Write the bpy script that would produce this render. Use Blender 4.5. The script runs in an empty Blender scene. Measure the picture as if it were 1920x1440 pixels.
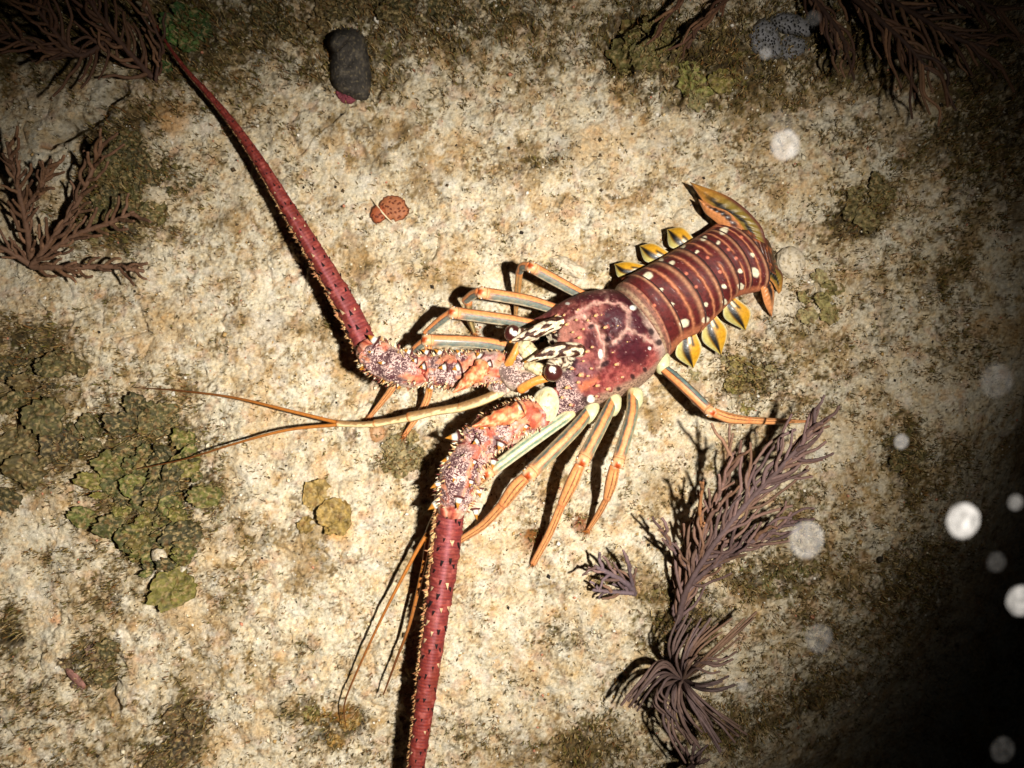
import bpy, math, random
import numpy as np
from mathutils import Vector, Matrix

random.seed(7)
RNG = np.random.default_rng(11)
S = 0.0005          # metres of seabed per photograph pixel
H = 1.0             # camera height above the seabed

# ------------------------------------------------------------------ camera, world, light, exposure
scene = bpy.context.scene
COL = scene.collection
cam_data = bpy.data.cameras.new('camera')
cam_data.sensor_width = 36.0
cam_data.lens = 36.0 * H / (1920 * S)
cam_data.clip_start = 0.01
cam_data.clip_end = 200.0
cam_data.dof.use_dof = True
cam_data.dof.focus_distance = 0.955
cam_data.dof.aperture_fstop = 5.5
cam = bpy.data.objects.new('camera', cam_data)
COL.objects.link(cam)
cam.location = (0, 0, H)
scene.camera = cam

SUN_EL, SUN_ROT = math.radians(4), math.radians(100)
world = bpy.data.worlds.new('World')
scene.world = world
world.use_nodes = True
wn = world.node_tree
bg = wn.nodes['Background']
sky = wn.nodes.new('ShaderNodeTexSky')
sky.sky_type = 'NISHITA'
sky.sun_disc = False
sky.sun_elevation = SUN_EL
sky.sun_rotation = SUN_ROT
wn.links.new(sky.outputs[0], bg.inputs[0])
bg.inputs[1].default_value = 0.0022          # night dive: almost no daylight reaches the reef

# the diver's strobe: the oval pool of light and the one hard shadow in the photograph come from it
torch = bpy.data.lights.new('dive_strobe', 'SPOT')
torch.energy = 184.0
torch.color = (1.0, 0.952, 0.855)
torch.spot_size = math.radians(150)
torch.spot_blend = 1.0
torch.shadow_soft_size = 0.020
torch.use_nodes = True
tn = torch.node_tree                                   # beam profile of the oblong flash tube: bright core, soft edge
em = tn.nodes['Emission']
co_ = tn.nodes.new('ShaderNodeTexCoord')
sp_ = tn.nodes.new('ShaderNodeSeparateXYZ')
tn.links.new(co_.outputs['Normal'], sp_.inputs[0])
def tmath(op, a, b=None):
    n = tn.nodes.new('ShaderNodeMath'); n.operation = op
    for k, v in enumerate((a, b)):
        if v is None: continue
        if isinstance(v, (int, float)): n.inputs[k].default_value = v
        else: tn.links.new(v, n.inputs[k])
    return n.outputs[0]
u_ = tmath('DIVIDE', tmath('DIVIDE', sp_.outputs[0], sp_.outputs[2]), 0.2957)
v_ = tmath('DIVIDE', tmath('DIVIDE', sp_.outputs[1], sp_.outputs[2]), 0.4275)
tn.links.new(tmath('EXPONENT', tmath('MULTIPLY', tmath('POWER', tmath('ADD', tmath('MULTIPLY', u_, u_), tmath('MULTIPLY', v_, v_)), 1.6), -1.0)), em.inputs['Strength'])
torch_ob = bpy.data.objects.new('dive_strobe', torch)
COL.objects.link(torch_ob)
t_loc = Vector((0.322, -0.029, 1.16))
t_aim = (Vector((-0.112, -0.090, 0.0)) - t_loc).normalized()
t_x = t_aim.cross(Vector((0, 0, 1))).normalized(); t_y = t_x.cross(t_aim)
t_r = 0.589
t_x, t_y = t_x * math.cos(t_r) + t_y * math.sin(t_r), t_y * math.cos(t_r) - t_x * math.sin(t_r)
t_m = Matrix((t_x, t_y, -t_aim)).transposed().to_4x4()
torch_ob.matrix_world = Matrix.Translation(t_loc) @ t_m

scene.view_settings.view_transform = 'Standard'
scene.view_settings.look = 'None'
scene.view_settings.exposure = 0.0
scene.view_settings.gamma = 1.0
scene.render.engine = 'CYCLES'
scene.cycles.use_denoising = True
scene.cycles.max_bounces = 6

# ------------------------------------------------------------------ helpers
def P(px, py, z):
    """photograph pixel seen at height z -> world point (numpy friendly)"""
    k = (H - z) / H * S
    return np.stack([(np.asarray(px) - 960) * k, (720 - np.asarray(py)) * k, np.asarray(z) + 0 * np.asarray(px)], -1)

def ph(r, g, b, k=1.6):
    """photographed sRGB value -> base colour under the torch"""
    c = np.array([r, g, b], float) / 255
    c = np.where(c <= 0.04045, c / 12.92, ((c + 0.055) / 1.055) ** 2.4)
    return np.clip(c / k, 0.002, 0.8)

def hsh(i, j, s):
    i = i.astype(np.int64); j = j.astype(np.int64)
    h = (i * 374761393 + j * 668265263 + s * 974634777) & 0xFFFFFFFF
    h = ((h ^ (h >> 13)) * 1274126177) & 0xFFFFFFFF
    h = (h ^ (h >> 16)) & 0xFFFFFFFF
    return h

_pr = np.random.default_rng(5)
PERM = np.concatenate([_pr.permutation(512)] * 3).astype(np.int32)
GC = np.cos(np.arange(512) * 2 * math.pi * 0.6180339887).astype(np.float32); GS = np.sin(np.arange(512) * 2 * math.pi * 0.6180339887).astype(np.float32)
def perlin(x, y, s=0):
    x, y = np.broadcast_arrays(np.asarray(x, np.float64), np.asarray(y, np.float64))
    xi = np.floor(x); yi = np.floor(y)
    xf = (x - xi).astype(np.float32); yf = (y - yi).astype(np.float32)
    X = (xi.astype(np.int64) + s * 131) & 511; Y = (yi.astype(np.int64) + s * 57) & 511
    u = xf * xf * xf * (xf * (xf * 6 - 15) + 10); v = yf * yf * yf * (yf * (yf * 6 - 15) + 10)
    A = PERM[X] + Y; B = PERM[X + 1] + Y
    def g(h, a, b):
        h = PERM[h]
        return GC[h] * (xf - a) + GS[h] * (yf - b)
    return 1.5 * ((g(A, 0, 0) * (1 - u) + g(B, 1, 0) * u) * (1 - v) + (g(A + 1, 0, 1) * (1 - u) + g(B + 1, 1, 1) * u) * v)

def fbm(x, y, s=0, o=4, r=0.55):
    t = 0; a = 1; n = 0
    for k in range(o):
        t = t + a * perlin(x, y, s + 17 * k); n += a
        a *= r; x = x * 2.03 + 11.3; y = y * 2.03 - 7.1
    return t / n

def worley(x, y, s=0):
    xi = np.floor(x); yi = np.floor(y)
    d1 = np.full(np.shape(x), 9.0); d2 = d1.copy(); cid = np.zeros(np.shape(x))
    for a in (-1, 0, 1):
        for b in (-1, 0, 1):
            h = hsh(xi + a, yi + b, s)
            qx = xi + a + (h & 0xFFFF) / 65536.0; qy = yi + b + (h >> 16) / 65536.0
            d = np.hypot(qx - x, qy - y)
            near = d < d1
            d2 = np.where(near, d1, np.minimum(d2, d))
            cid = np.where(near, (h % 1000) / 1000.0, cid)
            d1 = np.where(near, d, d1)
    return d1, d2, cid

def ss(a, b, x):
    t = np.clip((x - a) / (b - a), 0, 1)
    return t * t * (3 - 2 * t)

def cr(pts, n):
    """Catmull-Rom through the points, n samples"""
    p = np.asarray(pts, float)
    if p.ndim == 1: p = p[:, None]
    k = len(p)
    if k == 2:
        t = np.linspace(0, 1, n)[:, None]
        return p[0] * (1 - t) + p[1] * t
    q = np.vstack([2 * p[0] - p[1], p, 2 * p[-1] - p[-2]])
    u = np.linspace(0, k - 1, n); i = np.minimum(u.astype(int), k - 2); t = (u - i)[:, None]
    a, b, c, d = q[i], q[i + 1], q[i + 2], q[i + 3]
    return 0.5 * (2 * b + (c - a) * t + (2 * a - 5 * b + 4 * c - d) * t ** 2 + (3 * b - a - 3 * c + d) * t ** 3)

def pdist(px, py, line):
    """distance from each pixel to a polyline"""
    d = np.full(np.shape(px), 1e9)
    for (x0, y0), (x1, y1) in zip(line[:-1], line[1:]):
        ux, uy = x1 - x0, y1 - y0
        t = np.clip(((px - x0) * ux + (py - y0) * uy) / (ux * ux + uy * uy + 1e-9), 0, 1)
        d = np.minimum(d, np.hypot(px - x0 - t * ux, py - y0 - t * uy))
    return d

def ell(px, py, cx, cy, rx, ry, rot=0, soft=0.25):
    """soft ellipse mask"""
    a = math.radians(rot); dx = px - cx; dy = py - cy
    u = (dx * math.cos(a) + dy * math.sin(a)) / rx; v = (-dx * math.sin(a) + dy * math.cos(a)) / ry
    return 1 - ss(1 - soft, 1 + soft, np.hypot(u, v))

def lay(C, m, col):
    m = np.clip(m, 0, 1)[..., None]
    C[..., :3] = C[..., :3] * (1 - m) + np.asarray(col)[:3] * m

ORG = {}
def tag(o, label=None, cat=None, group=None, kind=None):
    if label: o['label'] = label
    if cat: o['category'] = cat
    if group: o['group'] = group
    if kind: o['kind'] = kind
    return o

def empty(name, loc, parent=None):
    o = bpy.data.objects.new(name, None)
    COL.objects.link(o)
    o.empty_display_size = 0.01
    loc = Vector(loc)
    if parent is not None:
        o.parent = parent
        o.location = loc - ORG[parent]
    else:
        o.location = loc
    ORG[o] = loc
    return o

def mk(name, V, F, mat, parent=None, C=None, smooth=True, kind=None):
    """one mesh object from world-space vertices; V (n,3), F array/list, C (n,4) colours"""
    V = np.asarray(V, float).reshape(-1, 3)
    if parent is not None:
        org = ORG[parent]
    else:
        org = Vector((float(V[:, 0].mean()), float(V[:, 1].mean()), float(V[:, 2].min())))
    me = bpy.data.meshes.new(name)
    L = V - np.array(org)
    if isinstance(F, np.ndarray):
        n, k = F.shape
        me.vertices.add(len(L)); me.vertices.foreach_set('co', L.ravel().astype(np.float32))
        me.loops.add(n * k); me.loops.foreach_set('vertex_index', F.ravel().astype(np.int32))
        me.polygons.add(n)
        me.polygons.foreach_set('loop_start', np.arange(0, n * k, k, dtype=np.int32))
        me.polygons.foreach_set('loop_total', np.full(n, k, dtype=np.int32))
        me.update(calc_edges=True)
    else:
        me.from_pydata([tuple(v) for v in L], [], F)
    if smooth:
        me.polygons.foreach_set('use_smooth', np.ones(len(me.polygons), dtype=bool))
    if C is not None:
        C = np.asarray(C, float).reshape(-1, np.shape(C)[-1])
        if C.shape[1] == 3: C = np.hstack([C, np.zeros((len(C), 1))])
        at = me.attributes.new('Col', 'FLOAT_COLOR', 'POINT')
        at.data.foreach_set('color', C.astype(np.float32).ravel())
    me.materials.append(mat)
    o = bpy.data.objects.new(name, me)
    COL.objects.link(o)
    if parent is not None:
        o.parent = parent
    else:
        o.location = org
    ORG[o] = org
    if kind: o['kind'] = kind
    return o

def gridf(n, m, wrap=False, off=0):
    """quads of an n x m vertex grid (m around; wrap closes it)"""
    i = np.arange(n - 1)[:, None]; j = np.arange(m if wrap else m - 1)[None, :]
    j2 = (j + 1) % m
    f = np.stack([i * m + j, i * m + j2, (i + 1) * m + j2, (i + 1) * m + j], -1)
    return f.reshape(-1, 4) + off

def tube_v(path, rad, m=16, flat=1.0, caps=True):
    """path (n,3) world, rad (n,) or (n,m) -> verts (n,m,3), theta (m,) with theta=90deg on top, theta=0 on the image-side given by T x Z"""
    path = np.asarray(path, float); n = len(path)
    T = np.gradient(path, axis=0); T /= np.linalg.norm(T, axis=1)[:, None] + 1e-12
    Z = np.tile([0, 0, 1.0], (n, 1))
    bad = np.abs(T[:, 2]) > 0.96
    Z[bad] = [0.3, 0.95, 0]
    side = np.cross(T, Z); side /= np.linalg.norm(side, axis=1)[:, None] + 1e-12
    up = np.cross(side, T)
    th = np.linspace(0, 2 * math.pi, m, endpoint=False)
    r = np.asarray(rad, float)
    if r.ndim == 1: r = r[:, None] * np.ones((1, m))
    V = path[:, None, :] + r[..., None] * (np.cos(th)[None, :, None] * side[:, None, :] + flat * np.sin(th)[None, :, None] * up[:, None, :])
    return V, th

def tube(name, path, rad, mat, parent=None, m=14, flat=1.0, colf=None, round_ends=True, kind=None):
    """closed tube mesh; colf(t (n,1), theta (1,m)) -> (n,m,4)"""
    path = np.asarray(path, float); rad = np.asarray(rad, float)
    if round_ends:
        # squeeze the ends so that they close as domes
        r0, r1 = (rad[0], rad[-1]) if rad.ndim == 1 else (rad[0].mean(), rad[-1].mean())
        T0 = path[0] - path[1]; T0 /= np.linalg.norm(T0) + 1e-12
        T1 = path[-1] - path[-2]; T1 /= np.linalg.norm(T1) + 1e-12
        pa = np.array([path[0] + T0 * r0 * k for k in (0.75, 0.62, 0.38)])
        pb = np.array([path[-1] + T1 * r1 * k for k in (0.38, 0.62, 0.75)])
        ra = [0.02, 0.55, 0.86]
        if rad.ndim == 1:
            rad = np.concatenate([r0 * np.array(ra), rad, r1 * np.array(ra[::-1])])
        else:
            rad = np.vstack([np.array(ra)[:, None] * rad[0], rad, np.array(ra[::-1])[:, None] * rad[-1]])
        path = np.vstack([pa, path, pb])
    V, th = tube_v(path, rad, m, flat)
    n = len(path)
    C = None
    if colf is not None:
        t = np.linspace(0, 1, n)[:, None]
        C = colf(t, th[None, :])
        if C.shape[-1] == 3: C = np.concatenate([C, np.zeros(C.shape[:2] + (1,))], -1)
        C = np.broadcast_to(C, (n, m, 4)).reshape(-1, 4)
    return mk(name, V.reshape(-1, 3), gridf(n, m, True), mat, parent, C, kind=kind)

# ------------------------------------------------------------------ materials (all procedural)
def material(name):
    m = bpy.data.materials.new(name); m.use_nodes = True
    nt = m.node_tree; b = nt.nodes['Principled BSDF']
    return m, nt, b
def N(nt, t, **kw):
    n = nt.nodes.new(t)
    for k, v in kw.items():
        if k.startswith('i_'): n.inputs[k[2:].replace('_', ' ')].default_value = v
        else: setattr(n, k, v)
    return n

def mat_attr(name, rough=0.45, var=0.25, vscale=120.0, bump=0.0006, bscale=300.0, spec=0.4, speckle=None, coat=0.0, sss=0.0, detail=4.0):
    """base colour from the mesh's own colour map, broken up by noise; alpha of the map drives a vermicular speckle"""
    m, nt, b = material(name)
    l = nt.links.new
    at = N(nt, 'ShaderNodeAttribute', attribute_name='Col')
    tc = N(nt, 'ShaderNodeTexCoord')
    nz = N(nt, 'ShaderNodeTexNoise', i_Scale=vscale, i_Detail=detail, i_Roughness=0.65)
    l(tc.outputs['Object'], nz.inputs['Vector'])
    mr = N(nt, 'ShaderNodeMapRange', i_From_Min=0.25, i_From_Max=0.75, i_To_Min=1 - var, i_To_Max=1 + var)
    l(nz.outputs[0], mr.inputs[0])
    mul = N(nt, 'ShaderNodeMix', data_type='RGBA', blend_type='MULTIPLY'); mul.inputs[0].default_value = 1
    l(at.outputs['Color'], mul.inputs[6]); l(mr.outputs[0], mul.inputs[7])
    out = mul.outputs[2]
    if speckle:
        sc, dark, light = speckle
        n2 = N(nt, 'ShaderNodeTexNoise', i_Scale=sc, i_Detail=1.5, i_Distortion=0.8)
        l(tc.outputs['Object'], n2.inputs['Vector'])
        n4 = N(nt, 'ShaderNodeTexNoise', i_Scale=sc * .16, i_Detail=2.0)
        l(tc.outputs['Object'], n4.inputs['Vector'])
        ad = N(nt, 'ShaderNodeMath', operation='MULTIPLY_ADD'); ad.inputs[1].default_value = -0.55; l(n4.outputs[0], ad.inputs[0]); l(n2.outputs[0], ad.inputs[2])
        a2 = N(nt, 'ShaderNodeMath', operation='ADD'); a2.inputs[1].default_value = 0.25; l(ad.outputs[0], a2.inputs[0])
        rp = N(nt, 'ShaderNodeValToRGB')
        rp.color_ramp.elements[0].position = 0.485; rp.color_ramp.elements[0].color = (*dark, 1)
        rp.color_ramp.elements[1].position = 0.57; rp.color_ramp.elements[1].color = (*light, 1)
        l(a2.outputs[0], rp.inputs[0])
        mx = N(nt, 'ShaderNodeMix', data_type='RGBA')
        l(at.outputs['Alpha'], mx.inputs[0]); l(out, mx.inputs[6]); l(rp.outputs[0], mx.inputs[7])
        out = mx.outputs[2]
    l(out, b.inputs['Base Color'])
    b.inputs['Roughness'].default_value = rough
    b.inputs['Specular IOR Level'].default_value = spec
    b.inputs['Coat Weight'].default_value = coat
    b.inputs['Coat Roughness'].default_value = 0.2
    if sss:
        b.inputs['Subsurface Weight'].default_value = sss
        b.inputs['Subsurface Radius'].default_value = (0.004, 0.002, 0.001)
        b.inputs['Subsurface Scale'].default_value = 0.6
    if bump:
        n3 = N(nt, 'ShaderNodeTexNoise', i_Scale=bscale, i_Detail=5.0, i_Roughness=0.7)
        l(tc.outputs['Object'], n3.inputs['Vector'])
        bp = N(nt, 'ShaderNodeBump', i_Distance=bump, i_Strength=1.0)
        l(n3.outputs[0], bp.inputs['Height']); l(bp.outputs[0], b.inputs['Normal'])
    return m

M = {}
M['shell'] = mat_attr('lobster_shell', rough=0.58, var=0.4, vscale=260, bump=0.0005, bscale=420, spec=0.2, coat=0.02,
                      speckle=(620, tuple(ph(74, 38, 48)), tuple(ph(234, 198, 188))))
M['leg'] = mat_attr('lobster_leg_shell', rough=0.42, var=0.3, vscale=330, bump=0.0004, bscale=500, spec=0.35, coat=0.08)
M['whip'] = mat_attr('antenna_shell', rough=0.62, var=0.35, vscale=420, bump=0.0004, bscale=700, spec=0.25, coat=0.0)
M['eye'] = mat_attr('eye_cornea', rough=0.25, var=0.1, vscale=200, bump=0, spec=0.4, coat=0.15)
M['bristle'] = mat_attr('bristle', rough=0.8, var=0.35, vscale=400, bump=0, spec=0.2)
M['alga'] = mat_attr('alga_blade', rough=0.62, var=0.6, vscale=190, bump=0.0014, bscale=260, spec=0.3, detail=6)
M['plume'] = mat_attr('sea_plume_tissue', rough=0.7, var=0.25, vscale=300, bump=0.0003, bscale=900, spec=0.25)
M['sponge'] = mat_attr('sponge_skin', rough=0.85, var=0.3, vscale=220, bump=0.0008, bscale=500, spec=0.2)
M['coral'] = mat_attr('coral_tissue', rough=0.6, var=0.3, vscale=300, bump=0.0005, bscale=500, spec=0.3)
M['turf'] = mat_attr('algal_turf', rough=0.85, var=0.3, vscale=90, bump=0, spec=0.15)

def mat_ground():
    m, nt, b = material('reef_rock')
    l = nt.links.new
    at = N(nt, 'ShaderNodeAttribute', attribute_name='Col')
    tc = N(nt, 'ShaderNodeTexCoord')
    n1 = N(nt, 'ShaderNodeTexNoise', i_Scale=330.0, i_Detail=6.0, i_Roughness=0.75)
    l(tc.outputs['Object'], n1.inputs['Vector'])
    mr = N(nt, 'ShaderNodeMapRange', i_From_Min=0.3, i_From_Max=0.7, i_To_Min=0.55, i_To_Max=1.42)
    l(n1.outputs[0], mr.inputs[0])
    mul = N(nt, 'ShaderNodeMix', data_type='RGBA', blend_type='MULTIPLY'); mul.inputs[0].default_value = 1
    l(at.outputs['Color'], mul.inputs[6]); l(mr.outputs[0], mul.inputs[7])
    # warm/cool drift of the film of diatoms
    n2 = N(nt, 'ShaderNodeTexNoise', i_Scale=70.0, i_Detail=5.0, i_Roughness=0.7)
    l(tc.outputs['Object'], n2.inputs['Vector'])
    rp = N(nt, 'ShaderNodeValToRGB')
    e = rp.color_ramp.elements
    e[0].position = 0.32; e[0].color = (1.0, 0.84, 0.62, 1)
    e[1].position = 0.62; e[1].color = (1.0, 1.0, 1.0, 1)
    e2 = e.new(0.48); e2.color = (1.0, 0.95, 0.86, 1)
    l(n2.outputs[0], rp.inputs[0])
    mu2 = N(nt, 'ShaderNodeMix', data_type='RGBA', blend_type='MULTIPLY'); mu2.inputs[0].default_value = 1
    l(mul.outputs[2], mu2.inputs[6]); l(rp.outputs[0], mu2.inputs[7])
    l(mu2.outputs[2], b.inputs['Base Color'])
    b.inputs['Roughness'].default_value = 0.85
    b.inputs['Specular IOR Level'].default_value = 0.25
    n3 = N(nt, 'ShaderNodeTexNoise', i_Scale=520.0, i_Detail=6.0, i_Roughness=0.8)
    l(tc.outputs['Object'], n3.inputs['Vector'])
    bp = N(nt, 'ShaderNodeBump', i_Distance=0.0016, i_Strength=1.0)
    l(n3.outputs[0], bp.inputs['Height']); l(bp.outputs[0], b.inputs['Normal'])
    return m
M['ground'] = mat_ground()

# ------------------------------------------------------------------ the seabed
CRACKS = [  # polyline in photo pixels, width px, depth m
    ([(225, 175), (190, 215), (140, 245), (95, 262)], 16, 0.030),
    ([(1165, 40), (1150, 90), (1165, 135)], 20, 0.030),
    ([(1255, 10), (1180, 45)], 16, 0.02),
    ([(0, 1195), (16, 1205)], 12, 0.02),
    ([(1280, 95), (1285, 150), (1270, 185)], 9, 0.014),
    ([(1595, 395), (1575, 405), (1600, 425), (1640, 432)], 6, 0.010),
    ([(1522, 505), (1530, 540), (1515, 565), (1560, 545)], 5, 0.009),
    ([(1895, 380), (1900, 410)], 16, 0.02),
    ([(700, 180), (725, 165), (760, 150)], 6, 0.01),
    ([(560, 280), (600, 245), (640, 205)], 4, 0.006),
    ([(1540, 1345), (1560, 1390)], 20, 0.02),
    ([(230, 640), (265, 625)], 4, 0.006),
    ([(1380, 420), (1360, 700), (1350, 740)], 4, 0.005),
    ([(215, 1290), (213, 1330)], 7, 0.012),
    ([(330, 1340), (345, 1400)], 9, 0.010),
]
def ground_h(px, py):
    """seabed height in metres at a photograph pixel"""
    x = np.asarray(px, float); y = np.asarray(py, float)
    wx = x + 18 * fbm(x / 60, y / 60, 91, 2); wy = y + 18 * fbm(x / 60, y / 60, 92, 2)
    h = 0.010 * fbm(x / 420, y / 420, 1, 3)
    h = h + 0.0105 * fbm(wx / 130, wy / 130, 2, 4)
    m1 = fbm(x / 150, y / 150, 9, 3)
    d1, d2, cid = worley(wx / 62, wy / 62, 6)
    h = h + 0.0050 * (cid - .3) * ss(0.62, 0.15, d1)                                # low knobs
    h = h - 0.0022 * ss(0.16, 0.01, d2 - d1) * ss(0.02, 0.22, m1)                   # cracks between them
    d1, d2, cid = worley(wx / 27, wy / 27, 5)
    h = h + 0.0016 * (0.55 - d1) * (0.3 + cid) - 0.0014 * ss(0.14, 0.01, d2 - d1) * ss(0.05, 0.25, fbm(x / 90, y / 90, 10, 3))
    h = h - 0.0042 * ss(0.30, 0.10, d1) * (cid > 0.86)                              # bored holes
    rough = 0.50 + 1.1 * ss(-0.10, 0.35, fbm(x / 130, y / 130, 8, 3))
    h = h + rough * (0.0019 * fbm(x / 11, y / 11, 4, 3, 0.7) + 0.0017 * np.abs(fbm(x / 5.5, y / 5.5, 7, 2)))
    for line, w, dep in CRACKS:
        d = pdist(wx, wy, line)
        h = h - dep * np.exp(-(d / w) ** 2 * 1.6)
    # the rock falls away beyond the lower right corner
    drop = ss(1720, 2350, x * 0.80 + y * 0.62 - 150)
    h = h - 0.22 * drop
    # and the rock shelf rises a little towards the upper right and upper left growths
    h = h + 0.010 * ell(x, y, 200, 330, 170, 140, -30, 0.5) + 0.012 * ell(x, y, 1300, 110, 170, 100, 10, 0.5)
    return h

HM = {}
def hmap(px, py):
    """bilinear look-up in the built seabed"""
    px = np.clip(np.asarray(px, float), -399, 2319); py = np.clip(np.asarray(py, float), -399, 1839)
    u = (px + 400) / 3.0; v = (py + 400) / 3.0
    i = np.floor(u).astype(int); j = np.floor(v).astype(int); fu = u - i; fv = v - j; Z = HM['z']
    return (Z[j, i] * (1 - fu) + Z[j, i + 1] * fu) * (1 - fv) + (Z[j + 1, i] * (1 - fu) + Z[j + 1, i + 1] * fu) * fv
def gz(px, py):
    return float(hmap(px, py))

TURF = [  # px, py, rx, ry, rot, strength: where the algal film is thick
    (1690, 480, 260, 260, 0, .40), (1620, 1150, 300, 280, 0, .50), (1480, 240, 220, 110, 0, .38), (1560, 700, 170, 120, 0, .40), (90, 1370, 150, 110, 0, .42), (720, 1440, 160, 50, 0, .40), (1180, 1420, 200, 60, 0, .55), (240, 560, 120, 50, 0, .30), (900, 170, 260, 60, 0, .38), (480, 230, 120, 60, 20, .40), (1330, 900, 120, 90, 0, .28), (450, 1010, 60, 60, 0, .35),
    (620, 110, 130, 90, 0, .7), (820, 70, 170, 70, 0, .75), (1020, 90, 140, 70, 0, .6), (430, 150, 110, 70, 20, .6), (360, 180, 60, 60, 0, .6), (1700, 330, 130, 70, 0, .5), (1640, 640, 120, 60, 0, .45), (1500, 760, 90, 50, 0, .5), (1780, 900, 120, 90, 0, .6), (330, 420, 90, 40, -20, .45), (1380, 250, 60, 40, 0, .45), (900, 330, 60, 30, 0, .35), (560, 330, 50, 30, 0, .3), (130, 1050, 70, 50, 0, .5), (900, 1380, 90, 50, 0, .4), (1200, 1300, 70, 50, 0, .5),
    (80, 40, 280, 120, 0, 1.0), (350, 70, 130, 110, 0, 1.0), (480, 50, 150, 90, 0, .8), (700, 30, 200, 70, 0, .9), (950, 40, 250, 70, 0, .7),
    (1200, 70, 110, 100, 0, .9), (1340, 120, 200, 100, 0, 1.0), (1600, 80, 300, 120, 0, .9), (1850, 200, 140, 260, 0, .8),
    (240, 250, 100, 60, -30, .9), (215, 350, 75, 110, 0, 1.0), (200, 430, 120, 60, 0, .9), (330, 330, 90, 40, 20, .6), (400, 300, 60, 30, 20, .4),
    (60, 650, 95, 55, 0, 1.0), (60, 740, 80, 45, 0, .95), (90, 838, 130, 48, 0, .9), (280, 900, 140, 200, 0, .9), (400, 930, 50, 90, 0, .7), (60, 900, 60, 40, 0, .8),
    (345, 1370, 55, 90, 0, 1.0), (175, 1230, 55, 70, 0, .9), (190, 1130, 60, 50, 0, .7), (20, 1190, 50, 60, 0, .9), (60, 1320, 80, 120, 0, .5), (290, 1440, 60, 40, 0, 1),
    (1410, 700, 90, 70, 0, .8), (1620, 400, 80, 55, -30, .9), (1480, 590, 60, 50, 0, .7), (1690, 850, 70, 80, 0, .85), (1770, 520, 90, 120, 0, .6), (1560, 260, 140, 60, 0, .5),
    (1460, 1080, 130, 60, 0, .8), (1280, 1160, 110, 70, 0, .8), (1500, 930, 80, 50, 0, .6), (1600, 1120, 140, 90, 0, .6), (1400, 1380, 160, 70, 0, .8), (1560, 1330, 120, 100, 0, .7),
    (1100, 1400, 70, 60, 0, .9), (1060, 1185, 50, 26, 0, .7), (610, 1350, 70, 40, 0, .8), (650, 1370, 40, 30, 0, .9), (760, 850, 60, 50, 0, .75), (730, 800, 30, 30, 0, .5),
    (590, 1210, 30, 24, 0, .4), (445, 1100, 40, 40, 0, .55), (640, 590, 26, 30, 0, .5), (1035, 300, 40, 30, 0, .55), (700, 100, 90, 110, 0, .8), (560, 120, 80, 60, 0, .5),
    (1010, 1010, 20, 22, 0, .8), (1090, 985, 20, 16, 0, .8), (1030, 510, 40, 30, 0, .5), (820, 500, 40, 30, 0, .35), (940, 470, 30, 30, 0, .4), (1160, 930, 40, 30, 0, .5),
    (1160, 1075, 50, 40, 0, .7), (1750, 1100, 160, 150, 0, .7), (1800, 650, 100, 90, 0, .5), (480, 1250, 60, 40, 0, .3), (980, 1290, 60, 30, 0, .3), (430, 560, 30, 30, 0, .3), (420, 640, 30, 26, 0, .4),
]
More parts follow.
